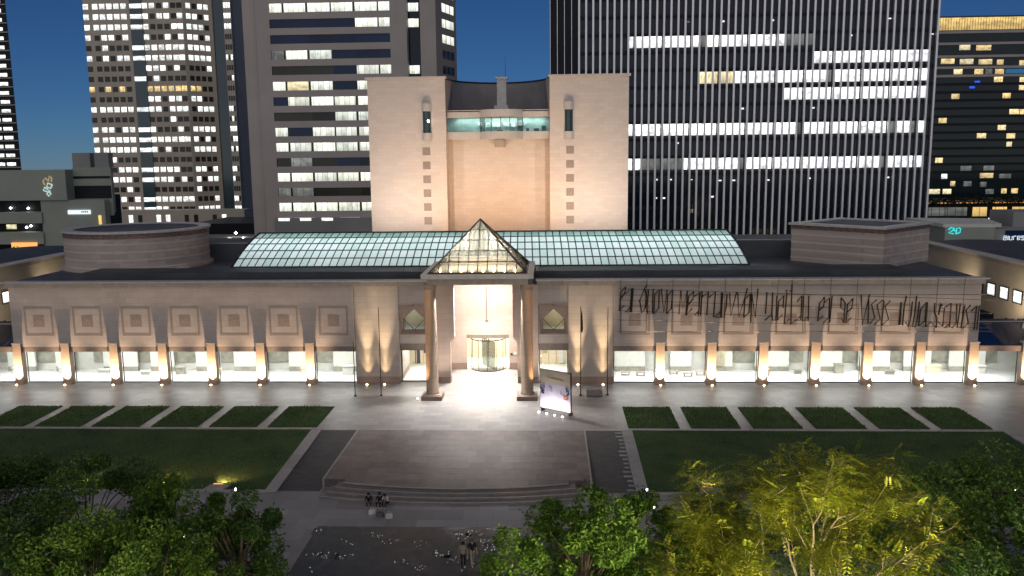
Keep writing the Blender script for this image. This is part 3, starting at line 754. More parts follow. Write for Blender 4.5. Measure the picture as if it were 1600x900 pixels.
# tower
m_plain('sky_room', (0.34, 0.40, 0.385), 0.5, 0.3, 0.8)
TW = mp(MB().box(-7.0, 7.0, 32.6, 47, 10.9, 29.6), 'tower', 'tower_stone')
for a, b in ((-17.5, -7.0), (7.0, 17.5)): MB().box(a, b, 30, 47, 10.9, 34.0).obj('tower_slab', 'tower_stone', TW)
for sx in (-1, 1):
    a, b = sorted((sx*6.85, sx*17.75)); MB().box(a, b, 29.7, 47.2, 34.0, 34.28).obj('tower_cap', 'cap_metal', TW)
    for k in range(6):
        z = 24.4-1.88*k; c = sx*9.72
        sqo = piece('inlay_square', 'inlay_dark', c-.52, c+.52, 29.985, 30.05, z-.52, z+.52, TW)
        MB().facade([(c,z-.36),(c+.36,z),(c,z+.36),(c-.36,z)], 29.975, 30.05).obj('inlay_diamond', 'inlay_red', TW)
    c = sx*9.55
    MB().lathe(c, 30.1, [(.68,29.7),(.68,30.75)], 14, pi, 2*pi, cap=False).lathe(c, 30.1, [(0.02,30.75),(.68,30.75)], 14, pi, 2*pi, cap=False).obj('bay_hood', 'balcony_stone', TW)
    MB().lathe(c, 30.1, [(.68,25.85),(.68,26.85)], 14, pi, 2*pi, cap=False).lathe(c, 30.1, [(0.02,26.85),(.68,26.85)], 14, pi, 2*pi, cap=False).obj('bay_sill', 'balcony_stone', TW)
    MB().lathe(c, 30.1, [(.56,26.85),(.56,29.7)], 12, pi, 2*pi, cap=False).obj('bay_window', 'teal_glass', TW)
    if sx < 0: MB().lathe(c+.25, 29.62, [(.02,28.2),(.14,28.3),(.14,28.5),(.02,28.6)], 10).obj('bay_lamp', 'lamp_white', TW)
# concave parapet behind the glazed storey
cv = MB(); K = 24; pts = []
for i in range(K+1):
    t = i/K; x = -7.0+14*t; pts.append((x, 30.3+8.0*sqrt(max(0, 1-(2*t-1)**2))))
for i in range(K): cv.quad((*pts[i],29.0),(*pts[i+1],29.0),(*pts[i+1],34.0),(*pts[i],34.0))
cv.obj('concave_parapet', 'dark_curve', TW)
cvc = MB()
for i in range(K): cvc.tube([(*pts[i],34.02),(*pts[i+1],34.02)], .12, 4)
cvc.obj('parapet_rail', 'dark_metal', TW)
deck = MB().box(-6.98, 6.98, 31.0, 39.0, 29.62, 29.75).obj('upper_deck', 'roof_dark', TW)
def bandpts(y, r, cx, cyy):
    """plan line of the glazed storey: straight, bowed out in the middle"""
    P = [(-6.98, y)]; a = math.acos(min(1, (cyy-y)/r)); 
    for i in range(13):
        t = -pi/2-a+2*a*i/12; P.append((cx+r*cos(t), cyy+r*sin(t)))
    P.append((6.98, y)); return P
def bandmesh(P, z0, z1, depth, name, mat):
    m = MB(); Q = [(x, y+depth) for x, y in reversed(P)]
    m.prism(P+Q, z0, z1); return m.obj(name, mat, TW)
PB = bandpts(31.0, 3.1, 0.45, 32.1)
bandmesh(PB, 25.95, 26.95, .35, 'balcony_parapet', 'balcony_stone'); bandmesh(PB, 28.95, 29.85, .35, 'balcony_fascia', 'balcony_stone')
bandmesh([(x,y+.06) for x,y in PB], 28.86, 28.95, .3, 'balcony_light_line', 'cap_metal')
PG = [(x, y+.2) for x, y in PB]
ends = [0, 1, 3, 5, 7, 9, 11, 13, 14]
for i, j in zip(ends[:-1], ends[1:]):
    if j-i == 1:
        (x0,y0),(x1,y1) = PG[i], PG[j]
        for k in range(2):
            a, b = k/2, (k+1)/2
            MB().slab([(x0+(x1-x0)*a+.03,y0+(y1-y0)*a,26.95),(x0+(x1-x0)*b-.03,y0+(y1-y0)*b,26.95),(x0+(x1-x0)*b-.03,y0+(y1-y0)*b,28.9),(x0+(x1-x0)*a+.03,y0+(y1-y0)*a,28.9)], .02).obj('balcony_pane', 'lobby_glass', TW)
    else:
        MB().slab([(*PG[i],26.95),(*PG[j],26.95),(*PG[j],28.9),(*PG[i],28.9)], .02).obj('balcony_pane', 'lobby_glass', TW)
    MB().tube([(*PG[i],26.9),(*PG[i],28.95)], .045, 5).obj('balcony_mullion', 'dark_metal', TW)
MB().box(-6.95, 6.95, 32.4, 32.55, 26.9, 28.95).obj('sky_room_wall', 'sky_room', TW)
MB().box(-6.95, 6.95, 31.25, 32.5, 26.7, 26.9).obj('sky_room_floor', 'dark_panel', TW)
for x, w in ((-2.6,.28),(-1.5,.25),(-.3,.55),(1.1,.45),(2.0,.3),(2.9,.4),(3.7,.18)):
    MB().box(x-w, x+w, 32.2, 32.32, 27.7+.1*sin(x*9), 28.35+.1*sin(x*5)).obj('sky_room_lamp', 'lit_white', TW)
for x, w, h in ((4.0,.2,.5),(5.2,.35,.45),(6.2,.3,.8),(.2,.4,.3)): MB().box(x-w, x+w, 31.6, 32.0, 26.9, 26.9+h).obj('sky_room_chair', 'black_metal', TW)
area('sky_room_light', (.3, 31.7, 28.85), (.3, 31.9, 26), 300, (0.92,1.0,0.97), 12, .5)
MB().box(-.25, 1.05, 33.6, 34.8, 29.7, 34.2).box(-.45, 1.25, 33.4, 35.0, 34.2, 34.42).box(-.55, 1.35, 32.0, 34.8, 29.86, 30.5).obj('roof_stack', 'cap_metal', TW)
MB().tube([(.9,34.3,34.4),(.9,34.3,37.4)], .05, 5, .02).obj('antenna', 'dark_metal', TW)
MB().box(-.5, .85, 30.9, 32.6, 24.85, 25.9).obj('lift_box', 'cornice_stone', TW)
# floodlights on the roof behind the vault
for sx in (-1, 1):
    for x, p in ((9.6, 5200), (15.4, 5200)):
        MB().box(sx*x-.35, sx*x+.35, 19.2, 19.5, 11.0, 11.5).obj('flood_housing', 'dark_metal', TW)
        spot('tower_flood', (sx*x, 19.7, 11.6), (sx*(x+.1), 30.1, 30.0), p, (1.0,0.77,0.59), 130, 1.0, 0.25)
    MB().box(sx*3.5-.35, sx*3.5+.35, 20.9, 21.3, 11.0, 11.5).obj('flood_housing', 'dark_metal', TW)
    spot('niche_flood', (sx*3.5, 21.5, 11.6), (sx*2.8, 32.6, 29.0), 3900, (1.0,0.50,0.18), 132, 1.0, 0.25)

# side wings and low arcades beyond the main front
for sx in (-1, 1):
    def X(a, b): return tuple(sorted((sx*a, sx*b)))
    a, b = X(60.0, 74.0)
    wing = mp(MB().box(a, b, 6.0, 37, 0, 10.45), 'side_wing', 'wing_stone')
    y = 6.0; n = 0
    while y < 36:
        p, q = X(59.72, 61.0); piece('cornice_block', 'cornice_stone', p, q, y, y+2.6, 10.45, 10.9, wing); y += 2.62
    p, q = X(59.5, 61.2); MB().box(p, q, 5.9, 37.4, 10.92, 11.06).obj('cornice_cap', 'cap_metal', wing)
    arc = MB(); K = 10      # bowed dark roof
    for k in range(K):
        t0, t1 = k/K, (k+1)/K
        arc.quad((sx*(60.6+13*t0), 6.0, 10.95+0.3*sin(pi*t0)), (sx*(60.6+13*t1), 6.0, 10.95+0.3*sin(pi*t1)), (sx*(60.6+13*t1), 37.2, 10.95+0.3*sin(pi*t1)), (sx*(60.6+13*t0), 37.2, 10.95+0.3*sin(pi*t0)))
    arc.obj('roof', 'roof_dark', wing)
    for i in range(9):
        yc = 8.9+2.87*i; p, q = X(59.96, 60.1)
        piece('window', 'lit_white' if i < 4 else 'black_glass', p, q, yc-.85, yc+.85, 6.45, 7.75, wing)
        pf, qf = X(59.90, 60.08)
        fr = MB().box(pf,qf,yc-1.0,yc-.85,6.3,7.9).box(pf,qf,yc+.85,yc+1.0,6.3,7.9).box(pf,qf,yc-.85,yc+.85,6.3,6.45).box(pf,qf,yc-.85,yc+.85,7.75,7.9); fr.obj('window_frame', 'dark_metal', wing)
    for i in range(3):
        y0 = 10.9+5.7*i; p, q = X(59.95, 60.3); piece('opening', 'black_glass', p, q, y0, y0+3.1, 0.0, 4.3, wing)
    # arcade: low glazed roof
    a, b = X(50.02, 59.6)
    mp(MB().box(a, b, 0.1, 0.9, 3.5, 4.05), 'arcade_beam', 'beam_stone')
    rf = MB()
    for k in range(4):
        x0 = 50.05+k*2.38; p, q = X(x0, x0+2.34); rf.slab([(p,0.3,4.12),(q,0.3,4.12),(q,7.6,5.4),(p,7.6,5.4)], .06)
    for k in range(4):
        x0 = 50.05+k*2.38; p, q = X(x0, x0+2.34)
        mp(MB().slab([(p,0.3,4.12),(q,0.3,4.12),(q,7.6,5.4),(p,7.6,5.4)], .06), 'arcade_roof_panel', 'blue_glass')
    mp(MB().box(a, b, 6.6, 6.8, 0.0, 5.3), 'arcade_back_wall', 'wing_stone')
    spot('wing_wash', (sx*57.4, 9, 5.8), (sx*60, 14, 8.5), 700, (1.0,0.80,0.52), 130, .8, .2)
    spot('wing_wash', (sx*57.4, 22, 5.8), (sx*60, 24, 8.5), 600, (1.0,0.80,0.52), 130, .8, .2)

# ---------------------------------------------------------------- towers behind
ORD = ['first','second','third','fourth','fifth','sixth','seventh','eighth','ninth','tenth','eleventh','twelfth']
def finned_tower():
    t = thing('office_tower', 'dark glass office tower with pale vertical fins and long lit floors', 'tower', (53,118,0))
    def P(name, mat, *b):
        o = piece(name, mat, *b, parent=t); o.location -= Vector((53,118,0)); return o
    def M(mb, name, mat): o = mb.obj(name, mat, t); o.location = (-53,-118,0); return o
    M(MB().box(13.6, 92.4, 110.6, 150, 0, 75), 'curtain_wall', 'black_glass')
    M(MB().prism([(7.3,112.0),(13.6,110.3),(13.6,150),(7.3,150)], 0, 75), 'corner_bay', 'dark_panel')
    for x in (7.3, 8.9, 10.5, 12.1): M(MB().box(x-.06, x+.06, 111.9-(x-7.3)*.26-.12, 112.0-(x-7.3)*.26, 5, 75), 'corner_rib', 'fin_metal')
    for i in range(51): P('fin', 'fin_metal', 13.75+1.572*i-.21, 13.75+1.572*i+.21, 109.85, 110.6, 4.2, 75)
    pitch = 3.86; zt = {0: 49.0, 1: 45.1, 2: 41.0, 3: 37.2, 5: 29.6, 7: 21.9}
    rows = {0: (25.2, 66), 1: (66, 91), 2: (41.2, 91), 3: (59.3, 91), 5: (25.2, 91), 7: (25.2, 91)}
    rnd = random.Random(21); n = 0
    for r, (xa, xb) in rows.items():
        zc = zt[r]
        for i in range(50):
            x0 = 13.75+1.572*i+.17; x1 = x0+1.23
            if x0 < xa-.6 or x0 > xb-1: continue
            g = (i % 4 == 3)
            m = 'lit_office'
            if r == 2 and x0 < 47: m = 'lit_cream'
            if (r == 0 and x0 > 58 and rnd.random() < .55) or (r == 7 and 27 < x0 < 37) or rnd.random() < .035: m = 'lit_dim'
            P('window', m, x0, x1-(.28 if g else .02), 110.50, 110.57, zc-1.28, zc+1.28); n += 1
    for i in range(50):                       # dim bits of other floors
        if rnd.random() < .8:
            x0 = 13.75+1.572*i+.17; zc = rnd.choice((33.4, 25.7, 17.5, 13.6, 25.7, 33.4, 54, 49.0 if x0 > 66 else 17.5))
            P('window', 'black_glass', x0, x0+1.23, 110.50, 110.57, zc-1.2, zc+1.2)
    for i in range(22):                       # single ceiling lights glimpsed in dark rooms
        x0 = 13.75+1.572*rnd.randrange(10,50)+.4; zc = rnd.choice((33.9, 26.4, 17.9, 14.2, 18.2, 14.0, 53, 49.5))
        P('room_lamp', 'lit_white' if rnd.random() < .7 else 'lit_dim', x0, x0+rnd.uniform(.2,.7), 110.48, 110.56, zc, zc+rnd.uniform(.18,.38))
    for z in [4.2+3.86*k for k in range(18)]: M(MB().box(13.6, 92.4, 110.45, 110.62, z-.35, z+.35), 'spandrel', 'dark_panel')
    M(MB().box(40, 60, 106, 110, 5.0, 5.5), 'entrance_canopy', 'dark_panel'); M(MB().box(12, 92, 109, 110.4, 0, 4.2), 'base_wall', 'brown_glass')
finned_tower()

def banded_tower():
    t = thing('office_tower', 'brown stone office tower with horizontal window bands beside the museum tower', 'tower', (-45,140,0))
    def P(name, mat, *b, parent=None):
        o = piece(name, mat, *b, parent=t); o.location -= Vector((-45,140,0)); return o
    def M(mb, name, mat): o = mb.obj(name, mat, t); o.location = (45,-140,0); return o
    # the front wall is a set of piers and spandrels with recessed window bands
    M(MB().box(-61.2, -31.6, 125.5, 160, 0, 80), 'core', 'brown_glass')
    M(MB().prism([(-64.9,126.0),(-61.2,125),(-61.2,160),(-64.9,160)], 0, 80), 'corner_pier', 'brown_panel')
    M(MB().box(-31.6, -27.5, 125, 160, 0, 80), 'corner_pier', 'brown_panel')
    M(MB().box(-27.5, -24.2, 127.4, 160, 0, 80), 'recess', 'black_glass')
    M(MB().box(-24.2, -20.4, 125, 160, 0, 80), 'corner_pier', 'brown_panel')
    M(MB().prism([(-20.4,125),(-16.6,136),(-19.6,162),(-21.4,162)], 0, 80), 'side_wall', 'brown_panel')
    pitch = 3.72
    zs = [60.45-pitch*k for k in range(-1, 15)]
    for z in zs: M(MB().box(-61.2, -31.6, 125, 125.5, z+1.05, z+pitch-1.05), 'spandrel', 'brown_panel')
    M(MB().box(-61.2, -31.6, 125, 125.5, 0, zs[-1]-1.05), 'spandrel', 'brown_panel'); M(MB().box(-61.2, -31.6, 125, 125.5, zs[0]+pitch-1.05, 80), 'spandrel', 'brown_panel')
    seg = [(-61.1,-58.1),(-57.55,-52.3),(-51.7,-46.3),(-45.9,-40.7),(-40.1,-34.7),(-34.3,-31.65)]
    L = {0:'WWWWWW', 1:'dddd.Ww'[:4]+'WW', 2:'dddddd', 3:'hWWddd', 4:'mmmdWW', 5:'wCWdWW', 6:'dWWWWW', 7:'mmmWWW', 8:'WdWWWW', 9:'WWWWWW', 10:'mMmddd', 11:'WWWWWW', 12:'MMmmmm', 13:'WWWWWW', 14:'WWmWmm'}
    mm = {'W':'lit_strip','w':'lit_strip','d':'blue_glass','h':'lit_dim','C':'lit_cream','m':'brown_glass','M':'lit_dim','.':'blue_glass'}
    for r in range(-1, 15):
        z = 60.45-pitch*r
        for i, (a, b) in enumerate(seg):
            k = L.get(r, 'WWWWdd')[i]
            P('window', mm[k], a, b if k not in 'dm' or i == 5 else seg[i+1][0], 125.25, 125.3, z-1.04, z+1.04)
        if r in (0, 1, 4, 7, 9): P('window', 'lit_strip', -27.4, -24.9, 127.3, 127.36, z-1.0, z+1.0)
        if r < 6:
            w = MB()
            for k in range(3):
                q0, q1 = .3+k*.2, .3+k*.2+.17
                f = lambda q: (-20.4+3.8*q+.02, 125+11*q-.02)
                w = MB().slab([(*f(q0),z-1),(*f(q1),z-1),(*f(q1),z+1),(*f(q0),z+1)], .04); M(w, 'window', 'lit_strip' if r < 3 else 'blue_glass')
    M(MB().box(-62, -30, 123.5, 125.0, 0, 9.4), 'podium', 'grey_concrete')
    for i in range(3): P('window', 'lit_white' if i != 1 else 'lit_strip', -61.0+i*5.5, -58.2+i*5.5, 123.44, 123.5, 9.2-.5, 9.4)
banded_tower()

def slab_beside():
    t = thing('office_tower', 'narrow grey side slab standing against the banded brown tower', 'tower', (-71,150,0))
    o = MB().prism([(-68.9,128),(-65.6,128),(-76.5,160),(-80,160)], 0, 80).obj('wall', 'brown_panel', t); o.location = (71,-150,0)
    rnd = random.Random(4)
    for k in range(12):
        z = 12+4.6*k; o = piece('window', 'lit_white' if rnd.random() < .55 else 'black_glass', -65.5, -65.2, 128.2, 128.5, z-.8, z+.8, t); o.location -= Vector((-71,150,0))
slab_beside()

def gridded_tower():
    t = thing('office_tower', 'tan gridded tower of small square windows with blue glass strips', 'tower', (-140,250,0))
    D = Vector((-140,250,0))
    def M(mb, name, mat, kind=None): o = mb.obj(name, mat, t, kind=kind); o.location = -D; return o
    M(MB().box(-168, -130, 236, 290, -2, 105), 'front_wall', 'tan_concrete')
    M(MB().prism([(-130,236),(-121.5,243),(-121.5,290),(-130,290)], -2, 105), 'angled_wall', 'tan_concrete')
    M(MB().prism([(-121.5,243.6),(-115.2,243.6),(-128,288),(-133,288)], -2, 105), 'glass_core', 'teal_glass')
    M(MB().prism([(-115.3,238),(-112.4,238),(-131,290),(-134,290)], -2, 105), 'rear_wing', 'tan_concrete')
    M(MB().box(-150.0, -145.3, 235.6, 236.2, -2, 105), 'glass_strip', 'teal_glass')
    pitch = 3.80; rnd = random.Random(9)
    lit_rows = {0:.9,1:.95,2:.9,3:.5,4:.4,5:.85,6:.3,7:.25,8:.5,9:.2,10:.7,11:.3,12:.85,13:.9,14:.9,15:.1,16:.75,17:.7,18:.2,19:.95,20:.9,21:.3}
    n = 0; rest = {'brown_glass': MB()}
    cand = []
    for r in range(0, 23):
        z = 82.0-pitch*r
        for x in [-167.0]+[-163.4+2.72*i for i in range(5)]+[-144.4+2.72*i for i in range(5)]+[-131.2]:
            cand.append((r, z, 'f', x))
        for i in range(4): cand.append((r, z, 'a', i))
        for i in range(3): cand.append((r, z, 'w', i))
        if rnd.random() < lit_rows.get(r, .4): 
            o = piece('strip_light', 'lit_warm' if r == 8 else 'lit_white', -149.9, -145.5, 235.5, 235.6, z-.9, z+.7, t); o.location -= D
    run = {}
    for (r, z, k, x) in cand:
        base = lit_rows.get(r, .4)
        key = (r, k, (x > -146) if k == 'f' else 0)
        if key not in run: run[key] = min(1, max(0, base+rnd.uniform(-.45, .35)))
        if k != 'f': run[key] = run[key]*.98
        lit = rnd.random() < run[key]
        if not lit and n >= 300-150: mat = None
        mat = ('lit_warm' if r == 8 else 'lit_white') if lit else 'brown_glass'
        if lit or n < 120:
            if k == 'f': o = piece('window', mat, x-1.0, x+1.0, 235.93, 236.0, z-.95, z+.95, t); o.location -= D
            elif k == 'w': o = piece('window', mat, -115.1+.9*x, -114.4+.9*x, 237.93, 238, z-.95, z+.95, t); o.location -= D
            else:
                f = lambda q: (-130+8.5*q-.04, 236+7*q-.06); q0 = .12+.2*x
                o = MB().slab([(*f(q0),z-.95),(*f(q0+.15),z-.95),(*f(q0+.15),z+.95),(*f(q0),z+.95)], .05).obj('window', mat, t); o.location = -D
            n += 1
        else:
            m = rest['brown_glass']
            if k == 'f': m.box(x-1.0, x+1.0, 235.93, 236.0, z-.95, z+.95)
            elif k == 'w': m.box(-115.1+.9*x, -114.4+.9*x, 237.93, 238, z-.95, z+.95)
            else:
                f = lambda q: (-130+8.5*q-.04, 236+7*q-.06); q0 = .12+.2*x
                m.slab([(*f(q0),z-.95),(*f(q0+.15),z-.95),(*f(q0+.15),z+.95),(*f(q0),z+.95)], .05)
    M(rest['brown_glass'], 'dark_windows', 'brown_glass', kind="stuff")
    M(MB().box(-170, -108, 228, 235.5, -2, 6), 'podium', 'tan_concrete')
    for i in range(16):
        if i % 3: o = piece('window', rnd.choice(('brown_glass','lit_white','brown_glass')), -167+3.6*i, -165.4+3.6*i, 227.9, 228, 1.2, 4.2, t); o.location -= D
gridded_tower()

def edge_tower():
    t = thing('office_tower', 'dark tower with rows of white windows at the left edge of the view', 'tower', (-260,320,0)); D = Vector((-260,320,0))
    o = MB().prism([(-300,300),(-238.6,300),(-266,342),(-300,342)], -2, 115).obj('wall', 'dark_panel', t); o.location = -D
    for r in range(26):
        z = 101-4.05*r
        for i in range(3):
            o = piece('window', 'lit_white', -245.2-5.2*i, -241.0-5.2*i, 299.9, 300, z-.75, z+.75, t); o.location -= D
        o = piece('window_ledge', 'tan_concrete', -300, -238.6, 299.6, 299.98, z-1.6, z-1.2, t); o.location -= D
edge_tower()

def hotel():
    t = thing('hotel_building', 'wide dark hotel slab with golden lit crown and scattered warm windows', 'hotel', (180,260,0)); D = Vector((180,260,0))
    def P(name, mat, *b): o = piece(name, mat, *b, parent=t); o.location -= D; return o
    def M(mb, name, mat): o = mb.obj(name, mat, t); o.location = -D; return o
    M(MB().box(140, 240, 250.6, 290, -2, 70), 'wall', 'hotel_glass')
    M(MB().box(140, 240, 251, 288, 70, 74.6), 'crown', 'lit_gold')
    for k in range(70): P('crown_post', 'bronze', 150+k*1.0, 150.08+k*1.0, 250.85, 251.0, 70, 74.4)
    M(MB().box(139.5, 240.5, 250.2, 290, 74.6, 75.1), 'crown_cap', 'dark_metal')
    zs = [69.2, 65.0, 60.3, 56.2]+[53.1-3.02*k for k in range(14)]
    for z in zs: M(MB().box(139.8, 240, 250.2, 250.6, z-.45, z+.45), 'balcony_band', 'brown_panel' if z > 52 else 'dark_panel')
    def win(px, py, w, mat):      # rough grid places on the facade
        P('window', mat, px-w/2, px+w/2, 250.45, 250.55, py-.95, py+.95)
    for x, z, w, m in ((164.5,63.6,4,'lit_cream'),(171.5,63.4,5.5,'lit_warm'),(158.5,58.6,5,'lit_warm'),(165.5,58.4,5,'lit_cream'),(172.5,58.2,5,'lit_warm'),(178,58,2.4,'lit_warm'),(187.6,57.6,5,'lit_warm'),
        (162.6,54.7,3.2,'lit_warm'),(170.3,54.6,3.2,'lit_warm'),(174,54.6,2.6,'lit_dim'),(178,54.5,3.2,'lit_warm'),(177.8,51.6,3.2,'lit_warm'),(187.4,51.4,3.4,'lit_warm'),(187.4,48.4,3.4,'lit_warm'),(162.2,45.5,3,'lit_warm'),
        (181.3,45.5,3,'lit_warm'),(184.6,39.5,3.6,'lit_warm'),(188.4,39.4,3.4,'lit_warm'),(158,36.5,3,'lit_warm'),(180.4,33.6,3,'lit_warm'),(173,30.6,3.4,'lit_warm'),(184,30.4,3.2,'lit_warm'),(183.6,27.2,2,'lit_cream'),(157.6,21.4,2.8,'lit_warm'),
        (168,18.2,4,'lit_dim'),(176.6,18.2,4,'lit_dim'),(160,15.2,2.2,'lit_white'),(176,15.4,5,'lit_warm'),(183,15,4.4,'lit_dim'),(163.4,12.4,1.8,'lit_warm'),(169,12.3,3,'lit_dim'),(175,12,2.4,'lit_dim'),(156.4,9.4,4.6,'lit_cream'),(161.4,9.4,3.2,'lit_cream'),(177.6,9.2,3,'lit_dim'),(183,9.4,2,'lit_warm'),(187,9.4,2.4,'lit_warm')):
        win(x, z, w, m)
    P('blue_room', 'sea_blue', 180.2, 192, 250.44, 250.5, 53.8, 55.4)
    P('blue_lamp', 'blue_sign', 169.0, 171.0, 250.4, 250.5, 50.3, 51.2); P('blue_lamp', 'blue_sign', 167.2, 169.2, 250.4, 250.5, 48.4, 49.2)
hotel()

def podium():
    t = thing('hotel_podium', 'low podium with orange lit ledge and tall warm curtained windows below the hotel', 'podium', (150,200,0)); D = Vector((150,200,0))
    def P(name, mat, *b): o = piece(name, mat, *b, parent=t); o.location -= D; return o
    P('wall', 'dark_panel', 128, 200, 200, 225, -2, 8.2)
    P('ledge', 'cornice_stone', 127, 201, 198.6, 200, 7.9, 8.5); P('ledge_light', 'orange_glow', 127, 200, 198.5, 198.6, 7.6, 7.8)
    P('window', 'lit_dim', 128.5, 145, 199.9, 199.98, 3.4, 6.2)
    for x in (146.8, 153.2, 159.6, 166): P('window', 'lit_gold', x, x+4.6, 199.9, 199.98, 3.2, 6.2)
    for x, z, m in ((133,1.6,'orange_glow'),(137,1.4,'lit_white'),(141,1.8,'lit_cream'),(152,1.8,'lit_white'),(158,2.2,'lit_white'),(161,2.6,'lit_white')): P('street_light', m, x, x+1.4, 199.5, 199.7, z, z+.8)
podium()

def left_block():
    t = thing('concert_hall', 'low grey-green hall with a looped emblem and recessed lit terraces', 'building', (-110,110,0)); D = Vector((-110,110,0))
    def P(name, mat, *b): o = piece(name, mat, *b, parent=t); o.location -= D; return o
    def M(mb, name, mat): o = mb.obj(name, mat, t); o.location = -D; return o
    P('upper_wall', 'green_concrete', -150, -98.2, 95, 98, 15.6, 22.2)
    P('wall', 'green_concrete', -104.5, -90.2, 95.4, 97.4, -2, 15.6); P('recess', 'dark_panel', -150, -104.5, 97.5, 130, -2, 15.6)
    P('ledge', 'green_concrete', -150, -104.3, 95, 97.5, 10.6, 13.0); P('ledge', 'green_concrete', -150, -104.3, 95, 97.5, 6.0, 8.6)
    M(MB().prism([(-98.2,98),(-89.6,98),(-98,115),(-106,115)], 12, 22.6), 'rear_block', 'green_concrete'); P('rear_band', 'dark_panel', -98.1, -89.8, 97.9, 98, 15.8, 18.6); P('rear_band', 'dark_panel', -98.1, -89.8, 97.9, 98, 20.2, 20.7)
    P('roof_plant', 'grey_concrete', -98.6, -94.6, 99, 101, 22.6, 25.8); P('roof_plant', 'grey_concrete', -93.6, -90.4, 99, 101, 22.6, 25.8)
    for x, z in ((-112.4,13.9),(-108.4,13.8),(-109.2,9.6),(-108.2,9.9)): M(MB().lathe(x, 97.0, [(.02,z-.25),(.28,z),(.02,z+.25)], 8), 'lamp', 'lamp_white')
    P('shop_window', 'lit_cream', -114, -111.8, 97.3, 97.5, 9.2, 10.2); P('stair_slit', 'dark_panel', -98.6, -92.8, 95.3, 95.4, 8.6, 9.3)
    P('sign', 'white_sign', -98.4, -93.4, 95.1, 95.35, 12.5, 13.4)
    for x in (-95.3, -94.9, -94.5, -94.1): P('sign_mark', 'dark_panel', x, x+.22, 95.05, 95.1, 12.85, 13.2)
    em = [([(-102.9,18.9),(-103.2,19.8),(-102.6,20.4),(-101.9,19.7)],'gold_logo'),([(-101.9,20.0),(-101.7,20.8),(-101.2,20.5),(-101.3,19.6)],'gold_logo'),([(-101.3,19.0),(-102.2,19.3),(-102.5,18.5),(-101.6,18.2),(-101.2,19.0)],'teal_logo'),
          ([(-102.2,17.9),(-103.0,18.4),(-103.3,17.8),(-102.4,17.4),(-101.8,17.7)],'teal_logo'),([(-102.0,17.5),(-102.6,17.0),(-102.2,16.5),(-101.7,17.0),(-102.0,17.5)],'teal_logo')]
    for pl, m in em: M(MB().tube([(x,94.9,z) for x,z in pl], .16, 5), 'emblem_loop', m)
    P('neon_strip', 'lit_gold', -91.7, -91.1, 95.2, 95.35, 9.2, 12.2); P('shop_front', 'orange_glow', -111.5, -105.8, 94.6, 94.9, 4.6, 6.4)
left_block()

tw = thing('low_building', 'small dark city blocks with a few white lamps beyond the museum roof', 'building', (-88,160,0))
for b in ((-100,-72,160,190,-2,5.6,'dark_panel'),(-96,-74,150,158,-2,2.6,'grey_concrete')):
    o = piece('wall', b[6], *b[:6], parent=tw); o.location -= Vector((-88,160,0))
for x, z in ((-82,3.6),(-84,1.8),(-80,2.0),(-79,-.5)):
    o = MB().lathe(x, 149.6, [(.02,z-.3),(.45,z),(.02,z+.4)], 8).obj('lamp', 'lamp_white', tw); o.location = (88,-160,0)
sp = thing('spire', 'small orange lit spire far off between the towers', 'spire', (-205,500,0))
o = MB().lathe(0, 0, [(2.0,0),(2.0,15),(2.6,15.2),(2.4,17.5),(1.0,18.2),(.5,21),(.05,23.6)], 8).obj('spire_shaft', 'orange_glow', sp)
o = MB().box(-16,14,6,30,-2,11.6).obj('spire_block', 'dark_panel', sp); MB().box(6.5,10,-.3,0,13.2,14.2).box(8,8.5,-.3,0,0,13.2).obj('sign_board', 'green_sign', sp)

def sign_block():
    t = thing('low_building', 'low white-roofed building with a turquoise sign beyond the right wing', 'building', (80,64,0)); D = Vector((80,64,0))
    def P(name, mat, *b): o = piece(name, mat, *b, parent=t); o.location -= D; return o
    def M(mb, name, mat): o = mb.obj(name, mat, t); o.location = -D; return o
    M(MB().prism([(74.6,62),(82.4,61.0),(86,66),(80,75),(75,75)], 0, 10.9), 'wall', 'green_concrete'); M(MB().prism([(74.4,62.4),(84,62),(88,75),(74.4,78)], 10.9, 11.5), 'roof', 'white_wall')
    P('annex', 'grey_concrete', 82.6, 100, 61.5, 75, 0, 10.6); P('annex_box', 'grey_concrete', 88, 96, 66, 74, 10.6, 13.2)
    g = [[(345,265),(380,234),(415,246),(408,275),(350,308),(420,322)],[(427,240),(420,276),(458,280)],[(462,240),(452,322)],[(486,236),(514,252),(510,300),(456,325)]]
    for s in g: M(MB().tube([(75.06+(x-345)/170*1.9, 61.75-.13*(75.06+(x-345)/170*1.9-75), 11.0-(y-232)/93*1.15+(-.05)) for x,y in s], .10, 5), 'sign_stroke', 'cyan_sign')
    P('sign_panel', 'blue_glass', 84.4, 92, 61.2, 61.4, 8.6, 10.4)
    glyphs = ([(0,.5),(.45,.55),(.45,0),(0,0),(0,.28),(.45,.30)], [(.05,0),(.05,.55)], [(0,.5),(0,0),(.45,0),(.45,.5)], [(0,0),(0,.5),(.4,.5)], [(.45,.05),(0,0),(0,.5),(.45,.5),(.45,.26),(0,.24)], [(.45,.5),(0,.5),(0,.27),(.45,.25),(.45,0),(0,0)])
    x = 84.0
    for gl in glyphs:
        M(MB().tube([(x+u,61.1,8.8+v*1.25) for u,v in gl], .07, 4), 'sign_letter', 'white_sign'); x += max(u for u,v in gl)+.24
sign_block()
lb = thing('rooftop_canopy', 'pale strip lit canopy behind the museum roof under the finned tower', 'canopy', (48,96,0))
for a, b, z in ((44,52,4.7),(57,63,4.6)): o = piece('lit_panel', 'lit_cream', a, b, 95, 96, z, z+.9, lb); o.location -= Vector((48,96,0))
o = piece('roof_slab', 'roof_grey', 40, 66, 94, 100, 4.0, 4.6, lb); o.location -= Vector((48,96,0))
o = piece('pier', 'grey_concrete', 42, 64, 96.5, 99, 0, 4.0, lb); o.location -= Vector((48,96,0))

